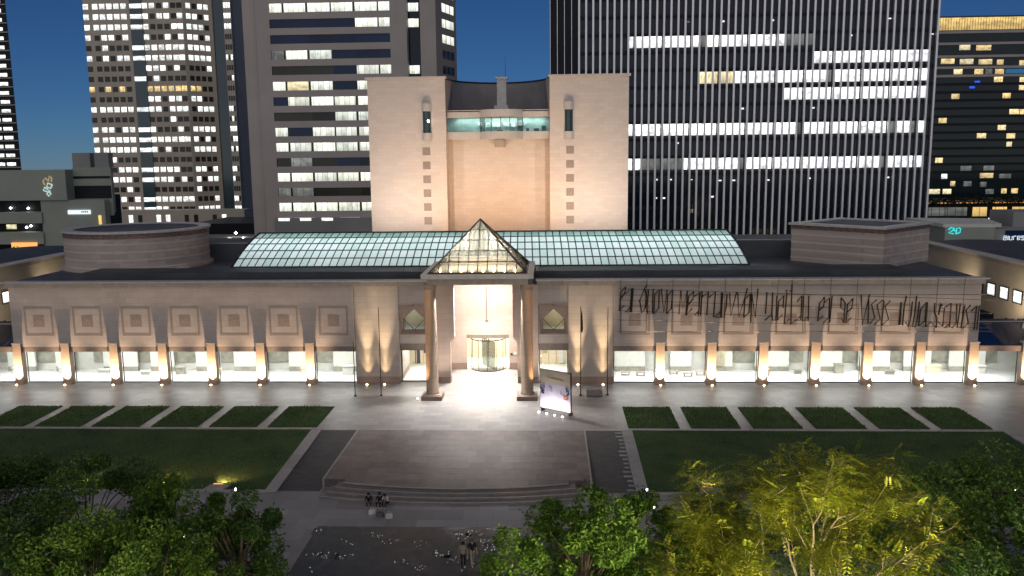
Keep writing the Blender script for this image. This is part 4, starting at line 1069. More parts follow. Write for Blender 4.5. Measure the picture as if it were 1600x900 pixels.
# ---------------------------------------------------------------- forecourt objects
def uplight(x, y, label, group, mat='lamp_warm', r=.10):
    t = thing('ground_uplight', label, 'light', (x, y, 0), 0, group)
    MB().lathe(0, 0, [(r*1.5,0.0),(r*1.5,.05),(r*1.2,.07)], 12).obj('housing', 'dark_metal', t)
    MB().lathe(0, 0, [(r*1.1,.072),(r*1.0,.13),(r*.5,.16)], 12).obj('lens', mat, t)
for sx, side in ((-1,'left'),(1,'right')):
    for k in range(7): uplight(sx*(18.2+5.24*k), -.60, f'small glowing ground lamp at the foot of the {ORD[k]} pillar {side} of the entrance', 'lamps at the pillar feet')
    for i, xl in enumerate((12.2, 10.35) if sx < 0 else (9.75, 12.35)):
        uplight(sx*xl, -.35, f'ground lamp under the {"inner" if abs(xl) < 11 else "outer"} light stripe on the plain wall {side} of the entrance', 'lamps under the plain walls')
    uplight(sx*6.05, -5.6, f'ground lamp beside the base of the {side} portal column', 'lamps by the portal columns', r=.08)

for i, (x, y, h, lab) in enumerate(((-12.5,-4.4,5.5,'short dark flagpole at the far left of the entrance'),(-9.93,-4.2,8.85,'tall dark flagpole nearest the left portal column'),(9.9,-4.05,8.8,'flagpole with a furled dark flag right of the entrance'),(12.55,-3.85,8.75,'bare flagpole right of the one with the furled flag'))):
    t = thing('flagpole', lab, 'flagpole', (x, y, 0), 0, 'flagpoles before the entrance')
    MB().tube([(0,0,.05),(0,0,h)], .055, 8, .035).obj('pole', 'dark_metal', t)
    MB().lathe(0,0,[(.16,0),(.16,.08),(.08,.12)], 12).obj('base', 'dark_metal', t); MB().lathe(0,0,[(.01,h-.02),(.07,h+.04),(.01,h+.12)], 8).obj('finial', 'brass', t)
fl = thing('flag', 'furled dark flag hanging on a pole right of the entrance', 'flag', (9.9,-4.05,6.5))
MB().lathe(.1, 0, [(.02,2.0),(.07,1.5),(.11,.8),(.13,.2),(.05,-.15)], 10).obj('cloth', 'black_metal', fl)

def poster_board():
    ang = math.atan2(-11.0+9.04, 8.81-5.95); L = 3.4
    t = thing('poster_board', 'large leaning exhibition poster board lit from below in front of the right portal column', 'sign', (5.95,-9.04,0), ang)
    MB().box(0, L, 0.0, .16, .25, 4.0).box(.1,.25,.0,.5,0,.25).box(L-.25,L-.1,.0,.5,0,.25).obj('board', 'bronze', t)
    piece('panel', 'poster_top', .05, L-.05, -.03, 0, 2.75, 3.95, t); piece('panel', 'poster_mid', .05, L-.05, -.03, 0, .32, 2.74, t)
    def S(pts, m, r=.04): MB().tube([(x,-.05,z) for x,z in pts], r, 5).obj('print_mark', m, t)
    S([(.9,3.5),(1.6,3.48)],'poster_ink',.02); S([(.9,3.25),(2.6,3.18)],'poster_ink',.02)
    S([(.1,2.25),(.3,2.15),(.22,2.0),(.5,1.95)],'poster_navy',.07); S([(.2,1.85),(.48,1.75)],'poster_navy',.07); S([(.35,2.5),(.6,2.4),(.5,2.2),(.3,2.3)],'poster_sky',.06)
    S([(1.0,2.35),(1.2,2.5),(1.35,2.3),(1.15,2.1),(1.35,2.0)],'poster_ink',.03); S([(2.4,2.2),(2.3,1.95),(2.5,1.8),(2.6,2.0)],'poster_ink',.03)
    S([(2.85,2.55),(3.0,2.45),(2.95,2.2),(3.15,2.35),(3.2,2.05),(3.0,1.95)],'poster_navy',.06)
    for i in range(3): S([(2.65+.0*i,1.75-.12*i),(3.1,1.75-.12*i)],'poster_coral',.07)
    for i in range(4):
        x = .4+i*.87
        spot('poster_light', tuple(Matrix.Rotation(ang,3,'Z') @ Vector((x,-.70,.22))+Vector((5.95,-9.04,0))), tuple(Matrix.Rotation(ang,3,'Z') @ Vector((x,0,1.1))+Vector((5.95,-9.04,0))), 150, (1.0,.93,.80), 95, .5, .04)
        p = Matrix.Rotation(ang,3,'Z') @ Vector((x,-.80,0))+Vector((5.95,-9.04,0))
        uplight(p.x, p.y, f'{ORD[i]} small spotlight from the left at the foot of the poster board', 'spotlights at the poster board', 'lamp_white', .08)
m_plain('poster_top', (0.42,0.36,0.30), .5, .05); m_plain('poster_mid', (0.40,0.38,0.52), .5, .12, 1.0); m_plain('poster_ink', (0.30,0.22,0.18), .6); m_plain('poster_navy', (0.02,0.02,0.07), .6)
m_plain('poster_sky', (0.25,0.35,0.6), .6); m_plain('poster_coral', (0.75,0.28,0.18), .6)
poster_board()
bb = thing('stone_block', 'low dark grey block standing between the flagpoles right of the entrance', 'block', (11.25,-4.1,0))
MB().box(-.78,.78,-.4,.4,.06,.70).obj('block', 'step_stone', bb); MB().box(-.70,.70,-.33,.33,0,.06).obj('foot', 'dark_metal', bb)

# wire lettering hung in front of the right-hand wall
WIRE = [[[(14.6,10.23),(14.1,9.73),(13.99,7.78),(14.47,8.33)],[(14.6,10.23),(14.5,9.58),(14.04,8.92)]],[[(14.53,9.54),(15.21,10.09),(15.06,7.67),(14.55,7.63),(15.05,8.11)],[(15.34,10.09),(15.2,7.63)]],[[(16.75,10.44),(16.47,9.97),(16.01,8.84),(16.24,7.55),(16.6,8.1)],[(16.57,9.93),(16.67,9.31),(16.6,8.1)]],[[(16.9,9.97),(16.81,8.73),(16.76,7.99),(16.84,7.48),(17.32,7.48),(17.37,10.04)]],[[(17.47,7.44),(17.53,9.46),(17.97,9.93),(17.95,8.03),(17.47,7.44)]],[[(18.18,10.04),(18.47,7.55),(18.79,9.92)]],[[(18.76,7.44),(18.85,9.41),(19.33,9.89),(19.22,7.99),(18.76,7.44)]],[[(20.0,7.4),(20.15,9.88),(20.37,8.02),(20.81,9.84),(20.7,7.28)]],[[(21.44,9.73),(20.94,9.22),(20.76,7.32),(21.32,8.02)],[(21.44,9.73),(21.38,8.93),(20.88,8.35)]],[[(21.52,9.22),(22.08,9.69),(21.96,7.28),(21.53,7.28),(21.95,7.68)]],[[(22.29,9.76),(22.17,7.24)],[(22.27,9.14),(22.92,9.69),(22.81,7.28)],[(22.99,9.11),(23.61,9.72),(23.5,7.09)]],[[(24.16,7.64),(23.64,7.09),(24.08,7.08)],[(24.22,9.61),(24.2,7.05)],[(24.33,9.61),(24.28,7.09)]],[[(24.25,7.08),(24.54,7.07),(24.74,8.11),(24.79,9.5)]],[[(25.04,9.57),(25.21,7.16),(25.74,9.68)]],[[(25.85,9.57),(26.03,7.09),(26.71,9.56),(26.8,10.04)]],[[(26.53,7.05),(26.6,8.95),(27.13,9.49),(27.02,7.52),(26.53,7.05)],[(27.24,9.47),(27.23,6.57)]],[[(27.24,9.49),(27.67,7.01),(27.86,9.99)]],[[(28.76,9.63),(28.69,7.41)],[(28.64,6.75),(29.23,7.3)]],[[(29.33,9.63),(29.31,7.37),(29.43,6.75),(29.68,6.75),(29.76,7.37),(29.78,9.26)]],[[(30.4,7.36),(29.91,6.74),(29.97,8.68),(30.45,9.29),(30.41,8.02)]],[[(30.74,9.62),(30.58,6.34),(31.09,6.92)],[(30.59,9.73),(30.78,9.84)]],[[(31.22,10.95),(31.22,9.69),(31.25,6.34),(31.77,6.85)],[(31.05,9.73),(31.3,9.83)]],[[(31.77,8.64),(32.24,9.25),(32.23,6.77),(31.81,6.7),(32.21,7.21)]],[[(32.41,9.25),(32.41,6.63)],[(32.92,9.25),(32.96,6.7),(32.55,6.7),(32.99,7.17)]],[[(34.5,9.1),(34.01,8.45),(33.93,6.66),(34.44,7.21)],[(34.5,9.1),(34.45,8.15),(34.01,7.75)]],[[(34.49,8.55),(34.99,9.02),(35.02,6.99),(34.47,6.48),(35.14,6.53),(35.25,9.24)]],[[(36.16,9.02),(36.57,8.51),(36.51,7.71),(36.16,8.07),(36.16,9.02)],[(36.57,8.51),(36.52,6.47),(36.15,6.98)]],[[(37.32,8.94),(36.8,8.36),(36.73,6.47),(37.24,6.98)],[(37.32,8.94),(37.26,7.96),(36.82,7.56)]],[[(38.1,9.37),(38.37,6.25),(38.95,9.37)],[(38.87,8.86),(38.92,6.39)]],[[(39.64,8.82),(39.17,8.35),(39.56,6.97),(39.1,6.35)]],[[(40.27,8.78),(39.72,8.28),(40.1,6.83),(39.6,6.28)]],[[(40.38,8.75),(40.27,6.24)],[(41.01,8.71),(40.52,8.13),(40.94,6.82),(40.34,6.24)]],[[(42.05,8.56),(41.97,6.2)],[(42.1,8.56),(42.08,6.24)],[(42.56,9.21),(42.41,8.2),(42.35,6.2)]],[[(43.18,8.63),(43.13,7.25),(42.95,6.05),(42.64,6.53)]],[[(43.57,9.21),(43.49,7.54),(43.34,6.05),(43.58,6.02),(43.81,6.96),(43.88,8.63)]],[[(43.93,6.09),(44.05,7.83),(44.55,8.55),(44.53,6.67),(43.93,6.09)],[(44.67,8.55),(44.63,6.05),(45.16,6.56),(45.62,6.01)]],[[(45.39,8.48),(45.38,7.54),(45.71,6.96),(45.69,5.97)],[(45.99,8.4),(45.82,7.25)]],[[(45.95,8.4),(46.37,7.9),(46.31,6.08),(45.86,6.56)]],[[(46.46,8.04),(47.0,8.44),(46.98,6.01),(46.53,5.94),(46.86,6.3)]],[[(47.55,8.4),(47.62,6.37),(47.23,5.9)],[(47.9,8.4),(47.75,5.97),(48.14,5.93),(48.33,8.18)]],[[(48.92,8.25),(48.5,7.74),(48.81,6.37),(48.31,5.9)]],[[(49.0,7.6),(49.52,8.17),(49.41,5.71)],[(49.76,8.21),(49.69,5.71)]]]
def wire_art():
    t = thing('wire_lettering', 'long line of jagged black wire lettering hung on cables before the right wall', 'lettering', (32,-.1,0))
    def M(mb, name, mat='black_metal'): o = mb.obj(name, mat, t); o.location = (-32,.1,0); return o
    for L in WIRE:
        m = MB()
        for s in L:
            if len(s) > 1: m.tube([(x,-.1,z) for x,z in s], .075, 5)
        M(m, 'letter')
    for k in range(14):
        x = 14.09+2.62*k; M(MB().tube([(x,-.32,11.05),(x,-.18,10.3),(x,-.12,5.55)], .022, 4), 'cable')
    for z0, z1 in ((10.05,8.75),(8.9,7.4),(7.8,6.3),(6.82,5.9),(5.6,5.55),(9.4,9.3)):
        M(MB().tube([(13.8,-.08,z0),(51.2,-.08,z1)], .020, 4), 'cable')
wire_art()

# lit slabs along the lawn edge
def lawn_lamp(x, y, lab, px):
    t = thing('lawn_light', lab, 'light', (x, y, slope(y)-.02), 0, 'lights along the lawn edge')
    MB().prism([(-.75,-.75),(.75,-.75),(.95,.1),(-.55,.1)], -.1, .12).obj('slab', 'kerb_stone', t); MB().box(-.35,.35,.12,.2,0.0,.16).obj('lamp', 'orange_glow', t)
    spot('lawn_lamp', (x, y+.3, slope(y)+.38), (x+.6, y+2.0, slope(y+2.0)), 420, (1.0,.55,.18), 120, .8, .05)
for x, lab in ((-28.5,'low slab light on the lawn edge half hidden by the leftmost trees'),(-22.0,'small slab light on the lawn edge behind the left tree tops'),(-17.7,'bright slab light at the corner of the left lawn'),(18.2,'slab light on the right lawn edge beside the yellow-green tree'),(28.4,'slab light glowing behind the yellow-green tree crown'),(33.9,'slab light on the right lawn edge behind the dark trees')):
    lawn_lamp(x, -26.6, lab, 0)
def bollard(x, y, lab):
    t = thing('bollard_light', lab, 'light', (x, y, -.6), 0, 'bollard lights on the lower path')
    MB().lathe(0,0,[(.10,0),(.09,.75)], 10).obj('post', 'dark_metal', t); MB().lathe(0,0,[(.05,.75),(.06,.80),(.06,.88),(.02,.92)], 8).obj('lens', 'lamp_white', t)
for x, y, lab in ((-15.4,-29,'bollard light by the corner of the left lawn trees'),(-15.8,-36.5,'bollard light among the left trees low in the view'),(28.3,-28.3,'bollard light seen through the yellow-green crown'),(32.4,-28.2,'first of the row of four bollard lights by the dark right trees'),(33.8,-28.2,'second of the row of four bollard lights by the dark right trees'),(35.0,-28.2,'third of the row of four bollard lights by the dark right trees'),
      (36.2,-28.2,'fourth of the row of four bollard lights by the dark right trees'),(38.9,-28.1,'bollard light at the far right end of the path'),(13.6,-28.6,'bollard light at the foot of the right kerb'),(23.7,-36.5,'left one of two bollard lights under the yellow-green tree'),(25.0,-36.5,'right one of two bollard lights under the yellow-green tree'),(13.7,-31.6,'bollard light beside the yellow-green tree and the lower pavement')):
    bollard(x, y, lab)

# clusters of small in-ground lights on the dark court
def spark_cluster(x, y, n, dim, lab):
    t = thing('ground_light_cluster', lab, 'light', (x, y, -.592), 0, 'clusters of small lights in the dark court'); rnd = random.Random(int(x*10+y*7))
    MB().box(-.55,.55,-.5,.5,0,.006).obj('grating', 'dark_paving', t)
    for k in range(n):
        a, b = rnd.uniform(-.5,.5), rnd.uniform(-.42,.42); r = rnd.uniform(.010,.018)*(0.6 if dim else 1.0)
        MB().lathe(a, b, [(r,.006),(r,.02),(r*.4,.03)], 6).obj('spark_lens', 'spark', t)
for i, (x, y, n, d) in enumerate(((-8.0,-33.9,2,0),(-4.3,-34.4,7,1),(1.3,-34.4,9,0),(2.0,-33.9,8,0),(3.2,-33.6,6,1),(-6.6,-37.2,8,1),(-7.6,-36.9,6,1),(-5.6,-37.4,9,1),(.3,-36.9,9,0),(1.0,-37.6,8,1),(3.1,-36.0,10,0),(2.9,-35.2,7,0),(-3.2,-35.3,6,1),(-2.0,-37.9,6,1),(-.9,-38.8,7,1),(-5.9,-35.4,5,1),(-7.0,-39.0,4,1),(-1.2,-35.6,5,1))):
    spark_cluster(x, y, n, d, f'{"faint" if d else "bright"} cluster of tiny lights in the dark court, {["at its far left corner","left of the step centre","below the middle of the steps","next to the brightest cluster","near the right tree edge","second in the left row","first in the left row","third in the left row","left of the standing pair","just left of the lower person","right of the standing pair","behind the standing pair","in the middle towards the steps","low in the middle","low and left of the pair","left of the middle towards the steps","at the low left edge","halfway between the steps and the pair"][i]}')

# ---------------------------------------------------------------- people
def person(name, label, loc, rz, joints, edges, rad, zones, hair, group=None):
    """one continuous skinned body; joints name -> (x,y,z), rad name -> radius"""
    t = thing(name, label, 'person', loc, rz, group)
    names = list(joints); idx = {n: i for i, n in enumerate(names)}
    me = bpy.data.meshes.new('body'); me.from_pydata([joints[n] for n in names], [(idx[a], idx[b]) for a, b in edges], [])
    o = bpy.data.objects.new('body_source', me); COL.objects.link(o)
    md = o.modifiers.new('skin', 'SKIN'); md.use_smooth_shade = True
    for i, n in enumerate(names):
        sv = me.skin_vertices[0].data[i]; r = rad.get(n, .05); sv.radius = (r, r*.85) if isinstance(r, float) else r; sv.use_root = (n == 'pelvis')
    sb = o.modifiers.new('sub', 'SUBSURF'); sb.levels = 2; sb.render_levels = 2
    dg = bpy.context.evaluated_depsgraph_get(); m2 = bpy.data.meshes.new_from_object(o.evaluated_get(dg)); bpy.data.objects.remove(o)
    mats = sorted(set(zones.values())); 
    for m in mats: m2.materials.append(MATS[m])
    J = [(Vector(joints[n]), zones.get(n, zones['pelvis'])) for n in names]
    E = [(Vector(joints[a]), Vector(joints[b]), zones.get(b, zones['pelvis'])) for a, b in edges]
    for p in m2.polygons:
        c = p.center; best = None
        for a, b, z in E:
            d = b-a; q = max(0, min(1, (c-a).dot(d)/max(d.length_squared,1e-9))); dist = (c-(a+d*q)).length
            if best is None or dist < best[0]: best = (dist, z)
        p.material_index = mats.index(best[1]); p.use_smooth = True
    b = link('body', m2, t)
    h = Vector(joints['head']); hm = MB(); hm.lathe(0, 0, [(.02,-.02),(.105,.02),(.118,.07),(.10,.13),(.06,.17),(.01,.185)], 14)
    ho = hm.obj('hair', hair, t, True); ho.location = h+Vector((0,.02,-.04)); ho.rotation_euler = (.25,0,0)
    return t
m_plain('skin', (0.42,0.26,0.18), .6, .05); m_plain('hair_black', (0.012,0.010,0.010), .5); m_plain('cloth_black', (0.014,0.014,0.018), .8); m_plain('cloth_white', (0.62,0.60,0.56), .8); m_plain('cloth_beige', (0.36,0.32,0.26), .8); m_plain('cloth_grey', (0.10,0.10,0.11), .8); m_plain('shoe_white', (0.66,0.66,0.64), .6)
EDG = [('pelvis','waist'),('waist','chest'),('chest','neck'),('neck','head'),('head','crown')]
for s in 'lr': EDG += [('chest','sh_'+s),('sh_'+s,'el_'+s),('el_'+s,'wr_'+s),('wr_'+s,'hand_'+s),('pelvis','hip_'+s),('hip_'+s,'kn_'+s),('kn_'+s,'an_'+s),('an_'+s,'toe_'+s)]
for s in 'lr':
    for k in range(4): EDG.append(('hand_'+s, f'f{k}_'+s))
    EDG.append(('wr_'+s, 'th_'+s))
RAD = {'pelvis':(.15,.11),'waist':(.14,.10),'chest':(.17,.11),'neck':.055,'head':.085,'crown':.075}
for s in 'lr':
    RAD.update({'sh_'+s:.075,'el_'+s:.048,'wr_'+s:.033,'hand_'+s:(.035,.018),'hip_'+s:.095,'kn_'+s:.062,'an_'+s:.042,'toe_'+s:.036,'th_'+s:.010})
    for k in range(4): RAD[f'f{k}_'+s] = .009
def hands(J):
    for s in 'lr':
        w = Vector(J['wr_'+s]); e = Vector(J['el_'+s]); d = (w-e).normalized(); J['hand_'+s] = tuple(w+d*.08)
        side = d.cross(Vector((0,0,1)) if abs(d.z) < .9 else Vector((0,1,0))).normalized(); up = d.cross(side)
        for k in range(4): J[f'f{k}_'+s] = tuple(w+d*(.155+.012*(1-abs(k-1.5)))+side*(.024*(k-1.5))+up*.03)
        J['th_'+s] = tuple(w+d*.085+side*.06*(1 if s == 'r' else -1))
    return J
def stand(stride=.15, arm=.1, lean=0.0):
    J = {'pelvis':(0,0,.93),'waist':(0,-lean*.3,1.10),'chest':(0,-lean,1.33),'neck':(0,-lean*1.1,1.47),'head':(0,-lean*1.2-.02,1.58),'crown':(0,-lean*1.2-.01,1.66)}
    for s, q in (('l',1),('r',-1)):
        J.update({'sh_'+s:(q*.17,-lean,1.37),'el_'+s:(q*.24,.03-lean-q*arm*.4,1.10),'wr_'+s:(q*.23,-.06-lean-q*arm,.88),'hip_'+s:(q*.09,0,.88),'kn_'+s:(q*.10,-.04+q*stride*.5,.49),'an_'+s:(q*.10,q*stride,.08),'toe_'+s:(q*.11,q*stride-.16,.035)})
    return hands(J)
def sit(lean=.12, knee=.42, fore=.3):
    J = {'pelvis':(0,0,.12),'waist':(0,-lean*.3,.30),'chest':(0,-lean,.52),'neck':(0,-lean*1.3,.66),'head':(0,-lean*1.7,.76),'crown':(0,-lean*1.75,.84)}
    for s, q in (('l',1),('r',-1)):
        J.update({'sh_'+s:(q*.17,-lean,.56),'el_'+s:(q*.25,-lean-.10,.32),'wr_'+s:(q*.14,-lean-fore,.34),'hip_'+s:(q*.09,-.04,.11),'kn_'+s:(q*.13,-.42,.30),'an_'+s:(q*.12,-.52,-.08),'toe_'+s:(q*.13,-.67,-.115)})
    return hands(J)
def zones(top, leg, shoe, sleeve=None):
    z = {'pelvis':leg,'waist':top,'chest':top,'neck':'skin','head':'skin','crown':'skin'}
    for s in 'lr':
        z.update({'sh_'+s:top,'el_'+s:top,'wr_'+s:sleeve or 'skin','hand_'+s:'skin','th_'+s:'skin','hip_'+s:leg,'kn_'+s:leg,'an_'+s:leg,'toe_'+s:shoe})
        for k in range(4): z[f'f{k}_'+s] = 'skin'
    return z
SEATZ = -.45
person('person', 'person in dark jacket and pale shoes sitting alone on the lowest step', (-5.75,-29.65,SEATZ), .15, sit(.16), EDG, RAD, zones('cloth_black','cloth_black','shoe_white','cloth_black'), 'hair_black')
person('person', 'person all in black sitting on the lowest step, left of the seated pair', (-4.95,-29.72,SEATZ), -.1, sit(.06), EDG, RAD, zones('cloth_black','cloth_black','shoe_white','cloth_black'), 'hair_black')
person('person', 'person in black with white shirt front, right of the pair on the lowest step', (-4.45,-29.75,SEATZ), -.35, sit(.2), EDG, RAD, zones('cloth_white','cloth_black','shoe_white','cloth_black'), 'hair_black')
person('person', 'person in dark top and beige trousers standing on the dark court', (2.25,-38.3,-.592), .5, stand(.16,.12), EDG, RAD, zones('cloth_black','cloth_beige','shoe_white'), 'cloth_grey')
person('person', 'person in pale shirt and black trousers standing on the dark court', (1.75,-38.75,-.592), .2, stand(.2,.15), EDG, RAD, zones('cloth_beige','cloth_black','shoe_white'), 'hair_black')
def bag(x, y, lab, mat, rz):
    t = thing('bag', lab, 'bag', (x, y, -.6), rz, 'bags on the pavement before the steps')
    MB().prism([(-.22,-.11),(.22,-.11),(.25,0),(.22,.11),(-.22,.11),(-.25,0)], 0, .26).prism([(-.20,-.09),(.20,-.09),(.20,.09),(-.20,.09)], .26, .32).obj('body', mat, t)
    MB().tube([(-.13,0,.31),(-.10,0,.44),(.10,0,.44),(.13,0,.31)], .014, 5).obj('handle', mat, t)
bag(-5.25,-31.1,'white bag lying in front of the person sitting alone','cloth_white',.5); bag(-3.95,-31.75,'small white bag in front of the seated pair','cloth_white',.2); bag(-4.6,-31.55,'greyish bag between the white bags before the steps','cloth_grey',-.3)

# ---------------------------------------------------------------- trees
def tree(name, label, x, y, h, rad, leafmat, n, seed, cb=.35, lsize=.17, z0=-.6, group=None, flat=.8, bark='bark', trunk=.16):
    rnd = random.Random(seed); t = thing(name, label, 'tree', (x, y, z0), 0, group); H = h-z0; cz = H*(cb+(1-cb)/2); rz = H*(1-cb)/2
    tk = MB(); top = (rnd.uniform(-.2,.2), rnd.uniform(-.2,.2), H*.72)
    tk.tube([(0,0,0),(rnd.uniform(-.1,.1),rnd.uniform(-.1,.1),H*.3),(top[0]*.6,top[1]*.6,H*.5),top], trunk, 7, trunk*.3)
    clumps = []
    for k in range(int(18+rad*9)):
        a = rnd.uniform(0, 2*pi); u = rnd.uniform(-.9, 1); q = sqrt(max(0,1-u*u))*rad*rnd.uniform(.55, 1.02)
        clumps.append((q*cos(a), q*sin(a), cz+u*rz*rnd.uniform(.7,1), rnd.uniform(.35,1.15)*rad*.30))
    for c in clumps[::2]:
        s = H*rnd.uniform(.25,.5); tk.tube([(0,0,s),(c[0]*.5,c[1]*.5,s+(c[2]-s)*.6),(c[0],c[1],c[2])], trunk*.35, 5, .02)
    tk.obj('trunk', bark, t)
    v = []; f = []
    for i in range(n):
        c = rnd.choice(clumps); 
        while True:
            p = Vector((rnd.uniform(-1,1), rnd.uniform(-1,1), rnd.uniform(-1,1)))
            if p.length < 1: break
        p = p.normalized()*(p.length**.55)*(1.0 if rnd.random() < .85 else rnd.uniform(1.0,1.5))
        p = Vector((c[0]+p.x*c[3], c[1]+p.y*c[3], c[2]+p.z*c[3]*flat))
        s = lsize*rnd.uniform(.6,1.35); nrm = Vector((rnd.gauss(0,.55), rnd.gauss(0,.55), rnd.uniform(.2,1))).normalized()
        a = nrm.orthogonal().normalized(); a = Matrix.Rotation(rnd.uniform(0,2*pi),3,nrm) @ a; b = nrm.cross(a); o = len(v)
        v += [tuple(p-a*s), tuple(p+b*s*.45+nrm*s*.12), tuple(p+a*s), tuple(p-b*s*.45+nrm*s*.12)]; f.append((o,o+1,o+2,o+3))
    m = MB(); m.v = v; m.f = f; m.obj('crown', leafmat, t)
    return t
GD = 'dark green trees before the forecourt'
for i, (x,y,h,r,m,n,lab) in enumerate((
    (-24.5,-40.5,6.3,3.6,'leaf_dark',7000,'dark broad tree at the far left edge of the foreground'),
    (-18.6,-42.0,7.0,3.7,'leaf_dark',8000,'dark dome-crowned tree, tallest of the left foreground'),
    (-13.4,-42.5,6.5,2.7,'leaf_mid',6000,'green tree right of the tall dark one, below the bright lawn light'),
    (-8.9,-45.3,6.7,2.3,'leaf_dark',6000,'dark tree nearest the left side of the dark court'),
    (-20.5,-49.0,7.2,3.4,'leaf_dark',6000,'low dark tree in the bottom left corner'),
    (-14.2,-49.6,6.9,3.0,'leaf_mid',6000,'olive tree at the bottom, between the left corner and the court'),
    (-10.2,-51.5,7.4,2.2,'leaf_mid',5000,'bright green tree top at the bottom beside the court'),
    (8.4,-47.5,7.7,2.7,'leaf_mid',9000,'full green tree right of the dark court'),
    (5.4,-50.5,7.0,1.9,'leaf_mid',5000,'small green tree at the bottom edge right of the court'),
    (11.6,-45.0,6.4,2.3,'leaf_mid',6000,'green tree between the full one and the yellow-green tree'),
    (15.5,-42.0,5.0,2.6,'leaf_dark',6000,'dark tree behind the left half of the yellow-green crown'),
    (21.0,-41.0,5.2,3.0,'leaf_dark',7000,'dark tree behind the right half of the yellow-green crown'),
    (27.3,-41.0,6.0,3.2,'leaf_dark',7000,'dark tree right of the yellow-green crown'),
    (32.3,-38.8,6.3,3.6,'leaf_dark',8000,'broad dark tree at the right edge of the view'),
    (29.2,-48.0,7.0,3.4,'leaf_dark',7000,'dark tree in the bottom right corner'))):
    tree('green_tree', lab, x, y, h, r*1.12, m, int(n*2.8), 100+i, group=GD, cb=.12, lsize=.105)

def feathery_tree():
    rnd = random.Random(77); t = thing('feathery_tree', 'tall yellow-green tree with feathery leaves and forked bare limbs, lit from below', 'tree', (17.4,-50.0,-.6))
    tk = MB(); tips = []
    def limb(p, d, L, r, depth):
        n = 4; pts = [p]; q = p; dd = d
        for k in range(n):
            dd = (dd+Vector((rnd.gauss(0,.10), rnd.gauss(0,.10), .05))).normalized(); q = q+dd*(L/n); pts.append(q)
        tk.tube([tuple(a) for a in pts], r, 6 if depth < 2 else 4, r*.5)
        if depth >= 3 or L < .8:
            tips.extend(pts[1:]); return
        if depth == 2: tips.extend(pts[2:])
        for k in range(rnd.choice((3,3,4)) if depth else 5):
            a = rnd.uniform(0,2*pi); sp = rnd.uniform(.45,.8) if depth else rnd.uniform(.5,.85)
            ax = dd.orthogonal().normalized(); ax = Matrix.Rotation(a,3,dd) @ ax
            nd = (dd*cos(sp)+ax*sin(sp)+Vector((0,0,.18))).normalized(); s = pts[-1] if k < 2 else pts[rnd.choice((2,3))]
            limb(s, nd, L*rnd.uniform(.58,.8), r*.52, depth+1)
    for (bx, dx, L) in ((0,-.35,3.6),(.3,.15,4.3),(.5,.75,3.7),(-.3,-.75,3.0)):
        limb(Vector((bx*.3,0,2.2)), Vector((dx,rnd.uniform(-.25,.25),1)).normalized(), L, .13, 0)
    tk.tube([(0,0,0),(.05,0,1.2),(0,0,2.4)], .24, 8, .2)
    tk.obj('trunk', 'bark_pale', t)
    v = []; f = []
    for p in tips:
        if rnd.random() < .08: continue
        for _ in range(4):
            d = Vector((rnd.gauss(0,1), rnd.gauss(0,1), rnd.gauss(.1,.35))).normalized(); side = d.cross(Vector((0,0,1))).normalized(); L = rnd.uniform(.6,1.05); q = p+Vector((rnd.gauss(0,.15),rnd.gauss(0,.15),rnd.gauss(0,.12)))
            for k in range(7):
                u = (k+1)/7; c = q+d*L*u+Vector((0,0,-.22*u*u*L))
                for s in (-1,1):
                    w = .15*(1-.5*u)*L/.55; e = c+side*s*w+d*.05+Vector((0,0,-.02)); g = d*.045; o = len(v)
                    v += [tuple(c-g*.6), tuple((c+e)/2-g), tuple(e), tuple((c+e)/2+g)]; f.append((o,o+1,o+2,o+3))
    m = MB(); m.v = v; m.f = f; m.obj('crown', 'leaf_yellow', t)
    print('feathery leaflets', len(f), 'tips', len(tips))
feathery_tree()
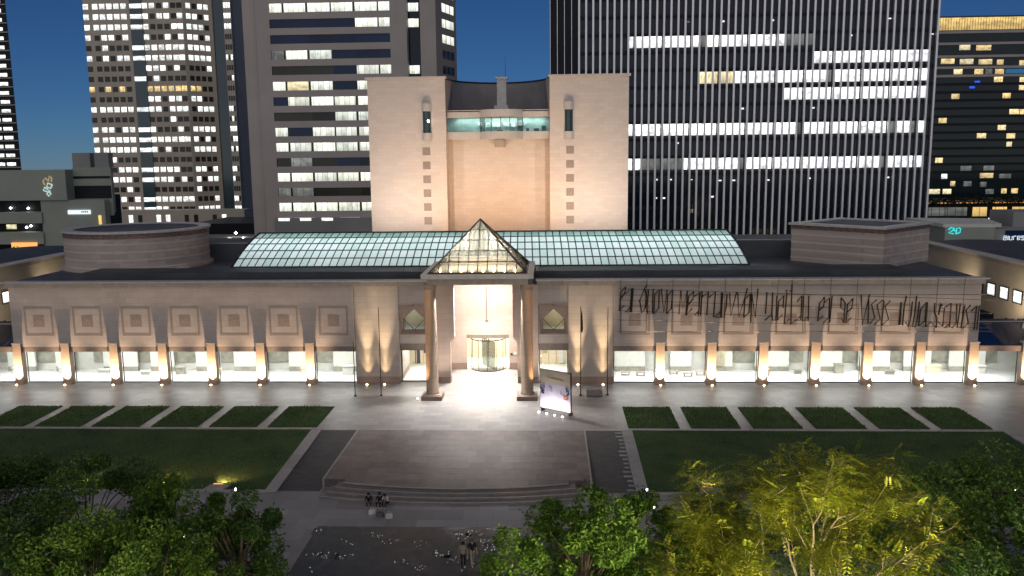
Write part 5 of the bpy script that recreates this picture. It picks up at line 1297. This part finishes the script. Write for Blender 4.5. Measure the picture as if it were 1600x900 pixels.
# street lamp under the yellow-green tree
def street_lamp(x, y, h, lab, power):
    t = thing('street_lamp', lab, 'lamp', (x, y, -.6), 0, 'street lamps among the trees')
    MB().tube([(0,0,0),(0,0,h)], .07, 8, .05).obj('post', 'dark_metal', t); MB().lathe(0,0,[(.05,h),(.22,h+.05),(.24,h+.30),(.10,h+.42)], 12, cap=True).obj('hood', 'dark_metal', t)
    MB().lathe(0,0,[(.12,h-.16),(.17,h-.06),(.12,h)], 12).obj('globe', 'lamp_warm', t)
    point('street_lamp_light', (x, y, h-.6-.35), power, (1.0,.84,.50), .15)
street_lamp(20.5,-58.5,7.4,'street lamp just below the view in front of the yellow-green tree',13000)
street_lamp(14.0,-58.0,7.2,'street lamp just below the view left of the yellow-green tree',8500)
street_lamp(-13.5,-57.5,7.2,'street lamp just below the view before the left trees',2600)
street_lamp(8.5,-57.5,6.8,'street lamp just below the view before the green tree by the court',1300)

# dark planting behind the museum
def hedge(x0, x1, y, z0, z1, lab, seed, lit=False):
    rnd = random.Random(seed); t = thing('hedge', lab, 'hedge', ((x0+x1)/2, y, 0)); v = []; f = []; cx = (x0+x1)/2
    for i in range(int((x1-x0)*(z1-z0)*12)):
        px = rnd.uniform(x0,x1); top = z0+(z1-z0)*(.7+.3*sin(px*1.1+seed)*sin(px*.37)); p = Vector((px-cx, rnd.uniform(-1,1), rnd.uniform(z0, top))); s = rnd.uniform(.2,.45)
        n = Vector((rnd.gauss(0,1), rnd.gauss(-.5,1), rnd.gauss(.4,1))).normalized(); a = n.orthogonal().normalized(); b = n.cross(a); o = len(v)
        v += [tuple(p-a*s), tuple(p+b*s*.6), tuple(p+a*s), tuple(p-b*s*.6)]; f.append((o,o+1,o+2,o+3))
    m = MB(); m.v = v; m.f = f; m.obj('foliage', 'leaf_far', t)
    st = MB()
    k = x0+1
    while k < x1-.5: st.tube([(k-cx,0,0),(k-cx+.1,0,z0+.6)], .12, 5, .05); k += 2.5
    st.obj('stem', 'bark', t)
hedge(-62,-22,78,4.5,8.6,'long dark hedge behind the museum roof, under the banded tower',1)
hedge(-116,-86,88,2.5,6.2,'dark hedge before the grey-green hall with an orange glow',2)
hedge(128,172,190,7.4,11.4,'dark row of bushes in front of the hotel, above the orange ledge',3)
